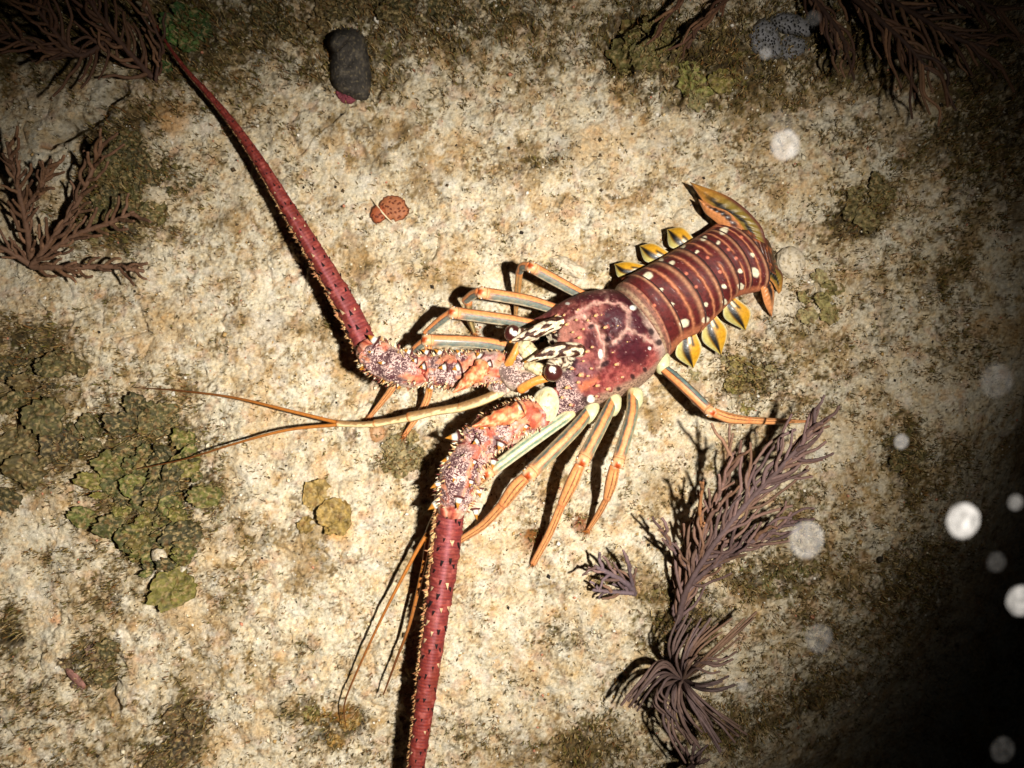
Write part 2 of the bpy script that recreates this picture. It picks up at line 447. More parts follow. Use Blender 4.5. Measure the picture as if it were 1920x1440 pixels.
def ground_c(x, y):
    """own colour of the rock: pale limestone under films of tan, olive and brown algae"""
    w1 = 1.7 * fbm(x / 80, y / 80, 31, 4, .6); w2 = 1.7 * fbm(x / 24, y / 24, 32, 4, .65); w3 = 1.7 * fbm(x / 8, y / 8, 33, 3, .7); w4 = 1.7 * fbm(x / 190, y / 190, 34, 3)
    C = np.zeros(x.shape + (3,)) + ph(232, 221, 198)
    lay(C, 0.6 * ss(0.05, 0.6, w1 + 0.4 * w3), ph(214, 186, 138))
    lay(C, 0.6 * ss(0.1, 0.6, 1.7 * fbm(x / 55, y / 55, 36, 4, .6) + .3 * w3), ph(242, 234, 216))
    lay(C, 0.55 * ss(0.2, 0.6, 1.7 * fbm(x / 45, y / 45, 35, 4, .6) + .2 * w3), ph(216, 172, 122))
    lay(C, 0.35 * ss(0.25, 0.6, 1.7 * fbm(x / 38, y / 38, 37, 3, .6)), ph(196, 140, 116))
    lay(C, 0.80 * ss(0.22, 0.85, w2 + 0.5 * w4 + .45 * w3), ph(168, 140, 84))
    lay(C, 0.62 * ss(0.10, 0.75, 0.8 * w4 + 0.6 * w1 + .3 * w3), ph(146, 122, 84))
    T = np.zeros(x.shape)
    wxp = x + 30 * w1 + 14 * w2; wyp = y + 30 * 1.7 * fbm(x / 80, y / 80, 45, 4, .6) + 14 * w3
    for (cx, cy, rx, ry, rot, s) in TURF:
        a = math.radians(rot); dx = wxp - cx; dy = wyp - cy
        r2 = ((dx * math.cos(a) + dy * math.sin(a)) / rx) ** 2 + ((-dx * math.sin(a) + dy * math.cos(a)) / ry) ** 2
        T = np.maximum(T, s * np.exp(-0.85 * r2 ** 1.3))
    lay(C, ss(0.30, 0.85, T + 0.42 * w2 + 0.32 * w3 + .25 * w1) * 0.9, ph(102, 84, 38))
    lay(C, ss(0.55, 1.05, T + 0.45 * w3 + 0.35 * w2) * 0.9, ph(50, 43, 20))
    lay(C, 0.6 * ss(0.2, 0.6, 1.7 * fbm(x / 20, y / 20, 40, 3)) * T, ph(128, 122, 52))
    lay(C, 0.6 * ss(0.25, 0.7, 1.7 * fbm(x / 30, y / 30, 46, 3)) * T, ph(178, 156, 116))
    # scattered tufts and specks everywhere, thicker where the film is patchy
    lay(C, 0.75 * ss(0.42, 0.85, 1.7 * fbm(x / 34, y / 34, 41, 4, .65) + 0.4 * w3), ph(112, 92, 54))
    lay(C, 0.45 * ss(0.50, 0.85, 1.7 * fbm(x / 6, y / 6, 42, 2, .7) + 0.35 * w1 + .2 * w2), ph(96, 74, 44))
    lay(C, 0.8 * ss(0.62, 0.85, 1.7 * fbm(x / 4.4, y / 4.4, 43, 2, .7) + .25 * w2 + .15 * w1), ph(44, 36, 28))
    cl = ss(0.05, 0.55, 1.7 * fbm(x / 60, y / 60, 47, 3, .6)) + .7 * T
    lay(C, 0.80 * np.clip(cl, 0, 1) * ss(0.22, 0.5, 1.7 * fbm(x / 5.5, y / 5.5, 48, 2, .7)), ph(84, 64, 40))
    lay(C, 0.55 * np.clip(cl, 0, 1) * ss(0.1, 0.6, 1.7 * fbm(x / 16, y / 16, 49, 3, .6)), ph(150, 122, 84))
    cln = ss(0.0, 0.55, 1.7 * fbm(x / 95, y / 95, 52, 4, .6) - .35 * w4) * (1 - np.clip(T * 1.6, 0, 1))
    lay(C, 0.62 * cln * ss(-.5, .3, -w3 * .6 + .25), ph(244, 234, 212))
    lay(C, 0.45 * ss(.0, .6, 1.7 * fbm(x / 110, y / 110, 53, 4, .6)) * (1 - np.clip(T, 0, 1)), ph(214, 178, 126))
    # bleached crust spots
    d1, d2, cid = worley(x / 60 + 0.4 * w2, y / 60 + 0.4 * w2, 44)
    lay(C, 0.55 * ss(0.32, 0.16, d1) * (cid > 0.6) * (1 - T), ph(250, 240, 224))
    for (cx, cy, r) in ((1482, 492, 26), (1466, 575, 30), (500, 612, 34), (478, 690, 18), (1238, 268, 22)):
        lay(C, 0.8 * ell(x + 10 * w2, y + 10 * w3, cx, cy, r, r * 1.1, 0, .35), ph(226, 214, 196))
    for (cx, cy, r, col) in ((708, 812, 16, (190, 128, 84)), (100, 1165, 9, (246, 190, 150)), (1000, 1012, 22, (150, 90, 34)), (1086, 982, 16, (150, 80, 44)), (650, 1345, 22, (150, 104, 40)), (640, 985, 26, (232, 180, 110)), (330, 230, 30, (214, 166, 110))):
        lay(C, 0.75 * ell(x + 8 * w2, y + 8 * w3, cx, cy, r, r, 0, .5), ph(*col))
    return C, T

def build_seabed():
    step = 2.35
    fx = np.arange(-70, 2140, step); fy = np.arange(-70, 1640, step)
    grow = np.cumsum(6.0 * 1.42 ** np.arange(22))
    xs = np.concatenate([(fx[0] - grow)[::-1], fx, fx[-1] + grow]); ys = np.concatenate([(fy[0] - grow)[::-1], fy, fy[-1] + grow])
    X, Y = np.meshgrid(xs, ys)
    Z = ground_h(X, Y)
    Cc, T = ground_c(X, Y)
    V = np.stack([(X - 960) * S, (720 - Y) * S, Z], -1)
    F = gridf(len(ys), len(xs))[:, ::-1]
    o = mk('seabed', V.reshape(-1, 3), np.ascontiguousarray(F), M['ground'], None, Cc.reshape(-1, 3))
    o['kind'] = 'structure'
    return o
build_seabed()
_gx, _gy = np.meshgrid(np.arange(-400, 2330, 3.0), np.arange(-400, 1850, 3.0))
HM['z'] = ground_h(_gx, _gy)

def G(px, py, dz=0.0):
    """point on the seabed at a map pixel, lifted by dz"""
    return np.array([(px - 960) * S, (720 - py) * S, gz(px, py) + dz])

# ------------------------------------------------------------------ the spiny lobster
LOB0 = np.array([(1120 - 960) * S, (720 - 650) * S, 0.0]); LOB0[2] = gz(1120, 650)
lob = empty('spiny_lobster', LOB0)
tag(lob, 'maroon spiny lobster with two long thick red antennae and orange legs on pale rock', 'lobster')

ORANGE = ph(240, 154, 92); DEEP = ph(214, 96, 40); CREAM = ph(250, 236, 200); TEAL = ph(92, 122, 122); DARK = ph(44, 30, 34); MAROON = ph(84, 24, 34)
WHITE = ph(250, 246, 234); TAN = ph(206, 166, 120); AMBER = ph(196, 128, 24); RED = ph(216, 84, 56); PALE = ph(228, 178, 160); GREENISH = ph(224, 220, 170)

def spath(pts, n):
    """pts rows (px, py, z) -> world path (n,3)"""
    q = cr(pts, n)
    return P(q[:, 0], q[:, 1], q[:, 2])

def srad(r, n, z=0.05):
    return cr(np.asarray(r, float), n)[:, 0] * S * (1 - z)

# one two-toned thorn mesh shared by every thorn of the shell
def cone_mesh(name, cols, mat, bend=0.15, seg=8):
    prof = [(-0.12, 1.9), (0.0, 1.35), (0.10, 1.0), (0.34, 0.82), (0.50, 0.64), (0.62, 0.46), (0.80, 0.25), (1.0, 0.02)]
    V = []; C = []
    for h, r in prof:
        for k in range(seg):
            a = 2 * math.pi * k / seg
            V.append((r * math.cos(a) + bend * h * h * 2, r * math.sin(a), h)); C.append(cols(h))
    F = gridf(len(prof), seg, True)
    me = bpy.data.meshes.new(name)
    me.from_pydata(V, [], F.tolist())
    me.polygons.foreach_set('use_smooth', np.ones(len(me.polygons), dtype=bool))
    at = me.attributes.new('Col', 'FLOAT_COLOR', 'POINT')
    at.data.foreach_set('color', np.hstack([np.array(C), np.zeros((len(C), 1))]).astype(np.float32).ravel())
    me.materials.append(mat)
    return me
THORN = cone_mesh('spine', lambda h: ph(112, 50, 46) if h < 0.05 else (WHITE if h < 0.45 else (AMBER if h < 0.85 else ph(110, 60, 20))), M['leg'])
KNOB = cone_mesh('spine', lambda h: ph(150, 70, 64) if h < 0.05 else (ph(222, 160, 128) if h < 0.45 else (ph(232, 190, 120) if h < .7 else ph(120, 66, 24))), M['leg'], 0.1)
def thorn(parent, px, py, z, dirpx, rpx, hpx, me=THORN, up=0.6):
    """a thorn at photo pixel (px,py), height z, leaning along dirpx in the picture"""
    o = bpy.data.objects.new('spine', me); COL.objects.link(o)
    d = Vector((dirpx[0], -dirpx[1], 0.0))
    if d.length > 0: d.normalize()
    d = (d + Vector((0, 0, up))).normalized()
    q = Vector((0, 0, 1)).rotation_difference(d).to_matrix().to_4x4()
    loc = Vector(P(px, py, z)) - ORG[parent]
    o.parent = parent
    o.matrix_local = Matrix.Translation(loc) @ q @ Matrix.Diagonal((rpx * S, rpx * S, hpx * S, 1))
    return o

# ---- carapace -----------------------------------------------------
CST = [  # L(px,py), M(px,py), R(px,py), zM
    ((990, 612), (1030, 648), (1040, 786), .052),
    ((1010, 602), (1052, 640), (1068, 779), .066),
    ((1046, 578), (1086, 622), (1108, 764), .078),
    ((1080, 562), (1124, 606), (1150, 746), .084),
    ((1112, 554), (1158, 596), (1192, 724), .084),
    ((1138, 549), (1190, 590), (1226, 698), .079),
    ((1152, 547), (1210, 592), (1247, 668), .070),
]
Z0 = 0.030
def shell_loft(st, n, m, z0, lo=-35, hi=215):
    """skewed half-ellipse loft -> px (n,m), py, z, theta"""
    L = cr([s[0] for s in st], n); Mm = cr([s[1] for s in st], n); R = cr([s[2] for s in st], n); zM = cr([[s[3]] for s in st], n)
    zz = z0 if np.ndim(z0) else z0
    th = np.radians(np.linspace(lo, hi, m))[None, :]
    mid = (L + R) / 2; e1 = (L - R) / 2; e2 = Mm - mid
    px = mid[:, 0:1] + e1[:, 0:1] * np.cos(th) + e2[:, 0:1] * np.sin(th)
    py = mid[:, 1:2] + e1[:, 1:2] * np.cos(th) + e2[:, 1:2] * np.sin(th)
    z = zz + (zM - zz) * np.sign(np.sin(th)) * np.abs(np.sin(th)) ** 0.85
    return px, py, z, th

NETS = [([(1085, 585), (1110, 572), (1141, 564), (1160, 570), (1179, 583)], 4.5), ([(1179, 583), (1180, 606), (1174, 618), (1158, 635), (1146, 646)], 5.5),
        ([(1179, 614), (1193, 627), (1210, 633), (1230, 650)], 5), ([(1131, 547), (1141, 564)], 5), ([(1095, 593), (1118, 610), (1131, 638), (1132, 668), (1124, 690)], 8),
        ([(1070, 600), (1095, 593)], 6)]
def carapace():
    n, m = 170, 190
    px, py, z, th = shell_loft(CST, n, m, Z0)
    wob = 5 * 1.7 * fbm(px / 16, py / 16, 61, 3)
    x = px + wob; y = py + 5 * 1.7 * fbm(px / 16, py / 16, 62, 3)
    # relief: cervical groove, ridge along the flank, low bosses
    gro = pdist(x, y, NETS[4][0] + [(1105, 740), (1085, 770)])
    z = z - 0.0030 * np.exp(-(gro / 7) ** 2) + 0.0012 * np.exp(-((gro - 15) / 8) ** 2)
    for ln, w in NETS[:4]: z = z - 0.0007 * np.exp(-(pdist(x, y, ln) / w) ** 2)
    bx, by, bc = worley(px / 13, py / 13, 63)
    z = z + 0.0008 * ss(0.35, 0.05, bx) * (bc > 0.55) + 0.0006 * fbm(px / 10, py / 10, 64, 3)
    edge = (th / math.pi * 180)
    z = z + 0.0018 * np.exp(-((px - 1247 + (py - 668) * -0.78) / 9) ** 2) * 0
    C = np.zeros(px.shape + (4,)); C[..., :3] = ph(72, 24, 28)
    f1 = fbm(px / 14, py / 14, 65, 4, .65) * 1.7
    # flank: warmer and paler towards the lower edge
    chord = np.clip((py - (py[:, :1])) , -999, 999)
    v = np.cos(th) * -1 + 0 * px                    # -1 at the upper edge, +1 at the lower
    lay(C, 0.85 * ss(0.25, 0.95, v + .25 * f1) * ss(1040, 1120, px), ph(138, 52, 54))
    lay(C, 0.55 * ss(0.70, 0.98, v + .2 * f1), ph(214, 120, 108))
    # front half ahead of the groove
    front = ss(6, -6, (px - 1128) * 0.95 + (py - 640) * 0.1 + 14 * f1)
    fr2 = front * ss(0.95, 0.2, np.abs(v) * 0.9)
    lay(C, 0.55 * front, ph(128, 58, 58))
    lay(C, 0.75 * fr2 * ss(-0.1, 0.5, f1 + .25), ph(186, 116, 102))
    lay(C, 0.7 * ell(x, y, 1062, 632, 30, 24, 0, .5), ph(214, 146, 128))
    lay(C, 0.6 * ell(x, y, 1090, 650, 26, 30, 0, .5), ph(186, 104, 96))
    lay(C, 0.5 * ell(x, y, 1080, 700, 34, 24, 0, .5), ph(150, 112, 120))
    lay(C, 0.85 * ell(x, y, 1098, 722, 26, 9, -30, .5), ph(224, 128, 90))
    for ln, w in NETS:
        d = pdist(x, y, ln)
        lay(C, 0.92 * np.exp(-(d / (w * .72)) ** 2) * (0.85 + .3 * f1), PALE)
        lay(C, 0.35 * np.exp(-(d / (w * 2.0)) ** 2) * ss(0, .4, f1), ph(196, 128, 124))
    for (cx, cy, rx, ry, ro) in ((1150, 600, 26, 22, 0), (1195, 606, 14, 22, -25), (1180, 565, 26, 10, 25), (1110, 556, 40, 9, -5), (1185, 660, 30, 26, 10), (1108, 640, 12, 20, -10)):
        lay(C, 0.85 * ell(x, y, cx, cy, rx, ry, ro, .4), ph(66, 18, 30))
    # rear rim and lower rim: grey-beige with dark freckles
    rear = np.linspace(0, 1, n)[:, None] + 0 * px
    rim = ss(0.945, 0.985, rear + 0.02 * f1)
    lay(C, 0.9 * rim, ph(190, 166, 140)); lay(C, .8 * rim * ss(0.15, .4, fbm(px / 3.5, py / 3.5, 66, 2) * 1.7), ph(70, 44, 40))
    lay(C, 0.75 * ss(0.86, 0.945, rear + 0.03 * f1) * ss(.0, .5, v + .2), ph(206, 172, 158))
    lrim = ss(0.93, 0.985, v)
    lay(C, 0.8 * lrim, ph(196, 166, 140)); lay(C, .7 * lrim * ss(0.1, .4, fbm(px / 3, py / 3, 67, 2) * 1.7), ph(90, 60, 56))
    # cheek in front of the groove: white with purple worm marks (alpha drives the speckle)
    ck = ell(x, y, 1060, 760, 34, 42, -25, .35) + ell(x, y, 1050, 712, 24, 30, -10, .4)
    lay(C, 0.8 * ck, ph(226, 196, 196)); C[..., 3] = np.clip(ck, 0, 1) * 0.9
    lay(C, 0.8 * ell(x, y, 1056, 680, 7, 22, 18, .4), WHITE)
    # dark orbit behind the horns
    lay(C, 0.9 * ell(x, y, 1032, 622, 16, 20, 30, .3), DARK); lay(C, 0.9 * ell(x, y, 1074, 664, 8, 34, -8, .3), ph(52, 26, 40))
    C[..., 3] *= 1 - ell(x, y, 1074, 664, 8, 34, -8, .3)
    lay(C, 0.9 * ell(x, y, 1020, 650, 16, 10, 30, .3), CREAM)
    # black and cream scrollwork round the eyes
    sc = 1.7 * fbm(px / 7.5 + .6 * fbm(px / 7, py / 7, 205, 2), py / 7.5, 203, 2, .3)
    zm_ = np.clip(ell(x, y, 1022, 632, 24, 28, 30, .2) + ell(x, y, 1058, 672, 20, 26, 0, .2), 0, 1)
    lay(C, zm_, ph(50, 26, 24)); lay(C, zm_ * ss(.0, .14, sc), ph(240, 224, 196)); C[..., 3] *= 1 - zm_
    # pale eye spots of the shell
    for (cx, cy, rx, ry) in ((1187, 577, 6, 4.5), (1126, 664, 4, 9), (1108, 748, 7, 7), (1064, 569, 4, 2.5), (1218, 653, 3, 3), (1018, 585, 5, 2.5), (1049, 778, 6, 4)):
        lay(C, ell(px, py, cx, cy, rx, ry, 0, .25), WHITE)
    for (cx, cy, rx, ry) in ((1140, 636, 7, 5), (1221, 622, 5, 7), (1236, 642, 6, 6), (1209, 693, 4, 5), (1186, 706, 4, 6), (1160, 729, 4, 4), (1108, 612, 7, 4), (1096, 752, 9, 10), (1134, 682, 10, 5)):
        lay(C, 0.9 * ell(px, py, cx, cy, rx, ry, -30, .35), ph(36, 14, 24))
    lay(C, ell(px, py, 1108, 748, 7, 7, 0, .25), WHITE)
    # tiny white freckles
    d1, d2, cid = worley(px / 6.5, py / 6.5, 68)
    lay(C, 0.6 * ss(0.15, 0.07, d1) * (cid > 0.78), ph(216, 176, 164))
    return mk('carapace', P(px, py, z).reshape(-1, 3), gridf(n, m), M['shell'], lob, C.reshape(-1, 4)), (px, py, z)
carap, CG = carapace()
def car_z(x, y):
    d = (CG[0] - x) ** 2 + (CG[1] - y) ** 2 + 1e5 * (CG[2] < Z0 + 0.004)
    return float(CG[2].ravel()[np.argmin(d)])
for (x, y, r, hgt) in ((1046, 592, 5, 12), (1066, 607, 5, 14), (1083, 599, 4, 9), (1089, 632, 5, 13), (1103, 658, 5, 12), (1091, 702, 7, 13), (1067, 725, 6, 16), (1041, 736, 7, 14), (1137, 613, 5, 12),
                       (1119, 591, 5, 11), (1158, 682, 5, 13), (1122, 722, 5, 12), (1142, 728, 6, 13), (1080, 652, 7, 20), (1104, 600, 4, 8), (1074, 690, 5, 10), (1086, 580, 4, 9), (1040, 620, 6, 12), (1110, 690, 4, 8), (1150, 660, 3, 7), (1130, 590, 3, 7), (1060, 590, 4, 9), (1076, 622, 4, 9), (1096, 616, 4, 9), (1112, 650, 4, 9), (1096, 676, 4, 9), (1086, 716, 5, 10), (1056, 744, 5, 10), (1072, 758, 5, 10), (1104, 704, 4, 9), (1120, 742, 4, 9), (1168, 706, 4, 9), (1178, 640, 3, 7), (1160, 610, 3, 7), (1146, 580, 3, 7), (1032, 762, 5, 11), (1048, 700, 5, 10)):
    thorn(carap, x, y, car_z(x, y) - 0.0012, (-1, 0.35), r * .72, hgt * .95, KNOB, .8)

# ---- tail ---------------------------------------------------------
TE = [  # rear edge of each ring: L, apex, R, zM
    ((1156, 543), (1216, 566), (1254, 664), .066),
    ((1172, 526), (1237, 543), (1281, 640), .064),
    ((1216, 498), (1293, 527), (1317, 620), .061),
    ((1262, 470), (1332, 505), (1350, 586), .057),
    ((1298, 449), (1364, 481), (1380, 556), .053),
    ((1322, 434), (1393, 470), (1399, 550), .048),
    ((1342, 420), (1424, 466), (1428, 545), .042),
]
SPOTS = [(1215, 517, 9, 8), (1260, 493, 6, 4.5), (1307, 472, 5, 3), (1357, 433, 10, 7), (1320, 447, 7, 5), (1240, 543, 4.5, 4), (1260, 571, 4.5, 4), (1283, 606, 10, 8.5), (1324, 571, 4.5, 4.5), (1323, 600, 8, 6),
         (1358, 537, 4, 5), (1359, 566, 6, 6), (1388, 508, 4.5, 5), (1389, 537, 6, 7), (1416, 511, 8, 11), (1411, 478, 4, 5), (1347, 455, 4, 4), (1280, 462, 6, 4), (1239, 487, 5, 4)]
DOTS = [(1287, 513), (1305, 538), (1350, 510), (1327, 483), (1227, 573), (1366, 468), (1380, 484), (1390, 445)]
def lerp3(a, b, t):
    return tuple(tuple(np.array(a[i]) * (1 - t) + np.array(b[i]) * t) for i in range(3)) + (a[3] * (1 - t) + b[3] * t,)
def tail_ring(i):
    a, b = TE[i], TE[i + 1]
    lift = lambda s, dz, w=1.0: (s[0], s[1], s[2], s[3] + dz)
    st = [lift(lerp3(a, b, -0.22), -0.0045), lift(lerp3(a, b, 0.05), -0.0015), lift(lerp3(a, b, 0.35), 0.0008), lift(lerp3(a, b, 0.7), 0.0016), lift(lerp3(a, b, 0.97), 0.0012), lift(lerp3(a, b, 1.04), -0.0006)]
    n, m = 56, 120
    zb = 0.026
    px, py, z, th = shell_loft(st, n, m, zb, -20, 200)
    t = np.interp(np.linspace(0, 1, n), [0, .2, .4, .6, .8, 1], [-.22, .05, .35, .7, .97, 1.04])[:, None] + 0 * px
    f = 1.7 * fbm(px / 9, py / 9, 70 + i, 3)
    C = np.zeros(px.shape + (4,)); C[..., :3] = ph(98, 33, 31)
    lay(C, .6 * ss(0, .5, f), ph(66, 22, 24))
    v = -np.cos(th) + 0 * px
    lay(C, .45 * ss(-.45, -.95, v), ph(70, 40, 40))
    # two pale bands: mid-ring groove and the rear margin, with a dark hairline behind it
    g = np.exp(-((t - 0.47 - .03 * f) / 0.055) ** 2) if i > 0 else 0 * t
    gm = ss(0.05, 0.25, np.abs(v + (0.15 if i % 2 else -0.1))) if i in (3, 4) else 1.0
    lay(C, .85 * g * gm, ph(216, 138, 98)); z = z - 0.0011 * g * gm
    e = np.exp(-((t - 0.86) / 0.075) ** 2)
    lay(C, .85 * e * (0.8 + .3 * f), ph(206, 150, 112))
    lay(C, .9 * ss(0.945, 0.985, t), ph(66, 50, 48))
    lay(C, .85 * ss(0.90, 0.985, np.abs(v)), ph(200, 120, 84))
    for (cx, cy, rx, ry) in SPOTS:
        lay(C, .92 * ell(px, py, cx + 1.5 * f, cy, rx * .88, ry * .88, -30, .22) * (t > 0.02) * (t < 0.93), ph(252, 240, 206))
    for (cx, cy) in DOTS:
        lay(C, .9 * ell(px, py, cx, cy, 3, 3, 0, .4) * (t > 0.02), ph(232, 130, 100))
    d1, d2, cid = worley(px / 6, py / 6, 80 + i)
    lay(C, .5 * ss(.13, .06, d1) * (cid > .78), ph(206, 150, 140))
    o = mk('tail_segment', P(px, py, z).reshape(-1, 3), gridf(n, m), M['shell'], lob, C.reshape(-1, 4))
    return o
for i in range(6): tail_ring(i)
# first narrow ring tucked under the carapace
def collar():
    st = [((1148, 552), (1203, 584), (1246, 672), .066), ((1151, 546), (1211, 574), (1250, 670), .0685), ((1154, 541), (1217, 566), (1254, 667), .067), ((1158, 538), (1221, 562), (1257, 664), .062)]
    px, py, z, th = shell_loft(st, 26, 110, 0.026, -20, 200)
    t = np.linspace(0, 1, 26)[:, None] + 0 * px
    f = 1.7 * fbm(px / 6, py / 6, 77, 3)
    C = np.zeros(px.shape + (4,)); C[..., :3] = ph(142, 92, 78)
    lay(C, .8 * np.exp(-((t - .2) / .12) ** 2), ph(190, 160, 128)); lay(C, .8 * np.exp(-((t - .7) / .10) ** 2), ph(216, 142, 112)); lay(C, .7 * ss(.1, .5, f), ph(96, 66, 56))
    z = z - 0.0012 * np.exp(-((t - .40) / .07) ** 2)
    mk('tail_segment', P(px, py, z).reshape(-1, 3), gridf(26, 110), M['shell'], lob, C.reshape(-1, 4))
collar()

# ---- leaf-like flaps along the tail: amber with a black stripe ----
def flap(pts, z0, z1, side):
    """pts: base-front, base-rear, tip, bulge-front, bulge-rear in photo pixels"""
    b0, b1, tip, c0, c1 = [np.array(p, float) for p in pts]
    n, m = 26, 21
    fr = cr([b0, c0, tip], n); bk = cr([b1, c1, tip], n)
    s = np.linspace(0, 1, m)[None, :]; t = np.linspace(0, 1, n)[:, None]
    px = fr[:, 0:1] * (1 - s) + bk[:, 0:1] * s; py = fr[:, 1:2] * (1 - s) + bk[:, 1:2] * s
    z = z0 + (z1 - z0) * t + 0.004 * np.sin(s * math.pi) * np.sin(t * math.pi)
    C = np.zeros(px.shape + (4,)); C[..., :3] = ph(214, 156, 36)
    lay(C, .5 * ss(.6, 1, t) + 0 * s, ph(206, 170, 70))
    lay(C, ss(.30, .22, s) + 0 * t, ph(206, 190, 110))
    lay(C, np.exp(-((s - .36 - .12 * t) / (.155)) ** 4), ph(10, 8, 16))
    lay(C, np.exp(-((s - .70) / .06) ** 4) * ss(.38, .28, t), ph(14, 10, 20)); lay(C, np.exp(-((s - .58) / .07) ** 4) * ss(.26, .18, t), CREAM)
    lay(C, ss(.93, .99, s) + ss(.07, .01, s) + 0 * t, ph(236, 232, 190))
    top = P(px, py, z).reshape(-1, 3)
    bot = top - np.array([0, 0, 0.0014])
    V = np.vstack([top, bot]); F = gridf(n, m); F2 = F[:, ::-1] + n * m
    ring = [i * m for i in range(n)] + [(n - 1) * m + j for j in range(1, m)] + [i * m + m - 1 for i in range(n - 2, -1, -1)] + list(range(m - 2, 0, -1))
    rim = np.array([[ring[k], ring[(k + 1) % len(ring)], ring[(k + 1) % len(ring)] + n * m, ring[k] + n * m] for k in range(len(ring))])
    return mk('side_flap', V, np.vstack([F, F2, rim]), M['leg'], lob, np.vstack([C.reshape(-1, 4)] * 2))
flap([(1188, 520), (1214, 498), (1152, 495), (1160, 520), (1178, 490)], .030, .022, 1)
flap([(1228, 494), (1256, 474), (1199, 461), (1208, 488), (1226, 456)], .028, .020, 1)
flap([(1270, 468), (1302, 448), (1251, 430), (1254, 460), (1280, 426)], .026, .018, 1)
flap([(1272, 640), (1306, 626), (1300, 691), (1268, 668), (1316, 656)], .030, .020, -1)
flap([(1318, 610), (1344, 592), (1352, 666), (1318, 640), (1364, 622)], .028, .018, -1)
flap([(1356, 574), (1380, 558), (1398, 620), (1360, 598), (1408, 584)], .026, .016, -1)

# ---- tail fan -----------------------------------------------------
fan = empty('tail_fan', P(1410, 470, 0.035), lob)
def fan_blade(outer, inner, zo, zi, paint, bend=0.003):
    """a stiff blade between two edges given in photo pixels (base -> tip)"""
    n, m = 40, 22
    A = cr(outer, n); B = cr(inner, n); ZA = cr(np.array(zo), n); ZB = cr(np.array(zi), n)
    s = np.linspace(0, 1, m)[None, :]; t = np.linspace(0, 1, n)[:, None]
    px = A[:, 0:1] * (1 - s) + B[:, 0:1] * s; py = A[:, 1:2] * (1 - s) + B[:, 1:2] * s
    z = ZA * (1 - s) + ZB * s + bend * np.sin(s * math.pi) + 0.0005 * np.sin(t * 60) * np.sin(s * math.pi)
    C = np.zeros(px.shape + (4,)); paint(C, s + 0 * t, t + 0 * s, px, py)
    top = P(px, py, z).reshape(-1, 3); bot = top - np.array([0, 0, 0.0016])
    F = gridf(n, m)
    ring = [i * m for i in range(n)] + [(n - 1) * m + j for j in range(1, m)] + [i * m + m - 1 for i in range(n - 2, -1, -1)] + list(range(m - 2, 0, -1))
    rim = np.array([[ring[k], ring[(k + 1) % len(ring)], ring[(k + 1) % len(ring)] + n * m, ring[k] + n * m] for k in range(len(ring))])
    return mk('fan_blade', np.vstack([top, bot]), np.vstack([F, F[:, ::-1] + n * m, rim]), M['leg'], fan, np.vstack([C.reshape(-1, 4)] * 2))
def p_outer(C, s, t, px, py):
    f = 1.7 * fbm(px / 10, py / 10, 81, 3)
    C[..., :3] = ph(140, 116, 48); lay(C, ss(.25, .05, s), ph(104, 56, 44)); lay(C, .8 * ss(.6, .9, t), ph(206, 140, 60)); lay(C, np.exp(-((s - .62 - .1 * f) / .13) ** 4) * ss(.95, .7, t), ph(34, 30, 24)); lay(C, ss(.8, .95, s), ph(222, 150, 78))
def p_inner(C, s, t, px, py):
    f = 1.7 * fbm(px / 8, py / 8, 82, 3)
    C[..., :3] = ph(228, 150, 92); lay(C, np.exp(-((s - .28 - .1 * f) / .16) ** 4) * ss(.92, .6, t), ph(48, 34, 34)); lay(C, .7 * ss(.35, .0, t) * ss(0, .4, f + .2), ph(150, 74, 44))
def p_mid(C, s, t, px, py):
    f = 1.7 * fbm(px / 7, py / 7, 83, 3)
    C[..., :3] = ph(88, 50, 38); lay(C, ss(.5, .8, t), ph(74, 62, 36)); lay(C, .8 * ss(.2, .5, f), ph(196, 110, 62)); lay(C, ss(.9, .98, t), ph(120, 90, 50)); lay(C, .7 * np.exp(-((np.mod(s * 5, 1) - .5) / .12) ** 2) * ss(.3, .6, t), ph(40, 30, 24))
fan_blade([(1438, 458), (1424, 420), (1372, 372), (1294, 341)], [(1400, 440), (1372, 408), (1332, 392), (1294, 342)], [[.036], [.038], [.034], [.020]], [[.036], [.034], [.028], [.020]], p_outer)
fan_blade([(1404, 446), (1372, 402), (1338, 386), (1310, 373)], [(1352, 424), (1340, 414), (1322, 398), (1310, 375)], [[.039], [.037], [.032], [.026]], [[.033], [.030], [.028], [.026]], p_inner)
fan_blade([(1392, 430), (1420, 436), (1440, 450), (1449, 468)], [(1428, 500), (1442, 508), (1456, 516), (1466, 524)], [[.040], [.037], [.030], [.018]], [[.038], [.034], [.026], [.014]], p_mid)
fan_blade([(1432, 520), (1444, 528), (1452, 550), (1448, 592)], [(1424, 530), (1428, 548), (1434, 570), (1446, 594)], [[.034], [.028], [.022], [.012]], [[.034], [.030], [.024], [.012]], p_inner)
fan_blade([(1438, 488), (1456, 500), (1468, 516), (1466, 545)], [(1430, 515), (1444, 525), (1452, 535), (1460, 552)], [[.033], [.026], [.018], [.010]], [[.033], [.026], [.018], [.010]], p_outer)

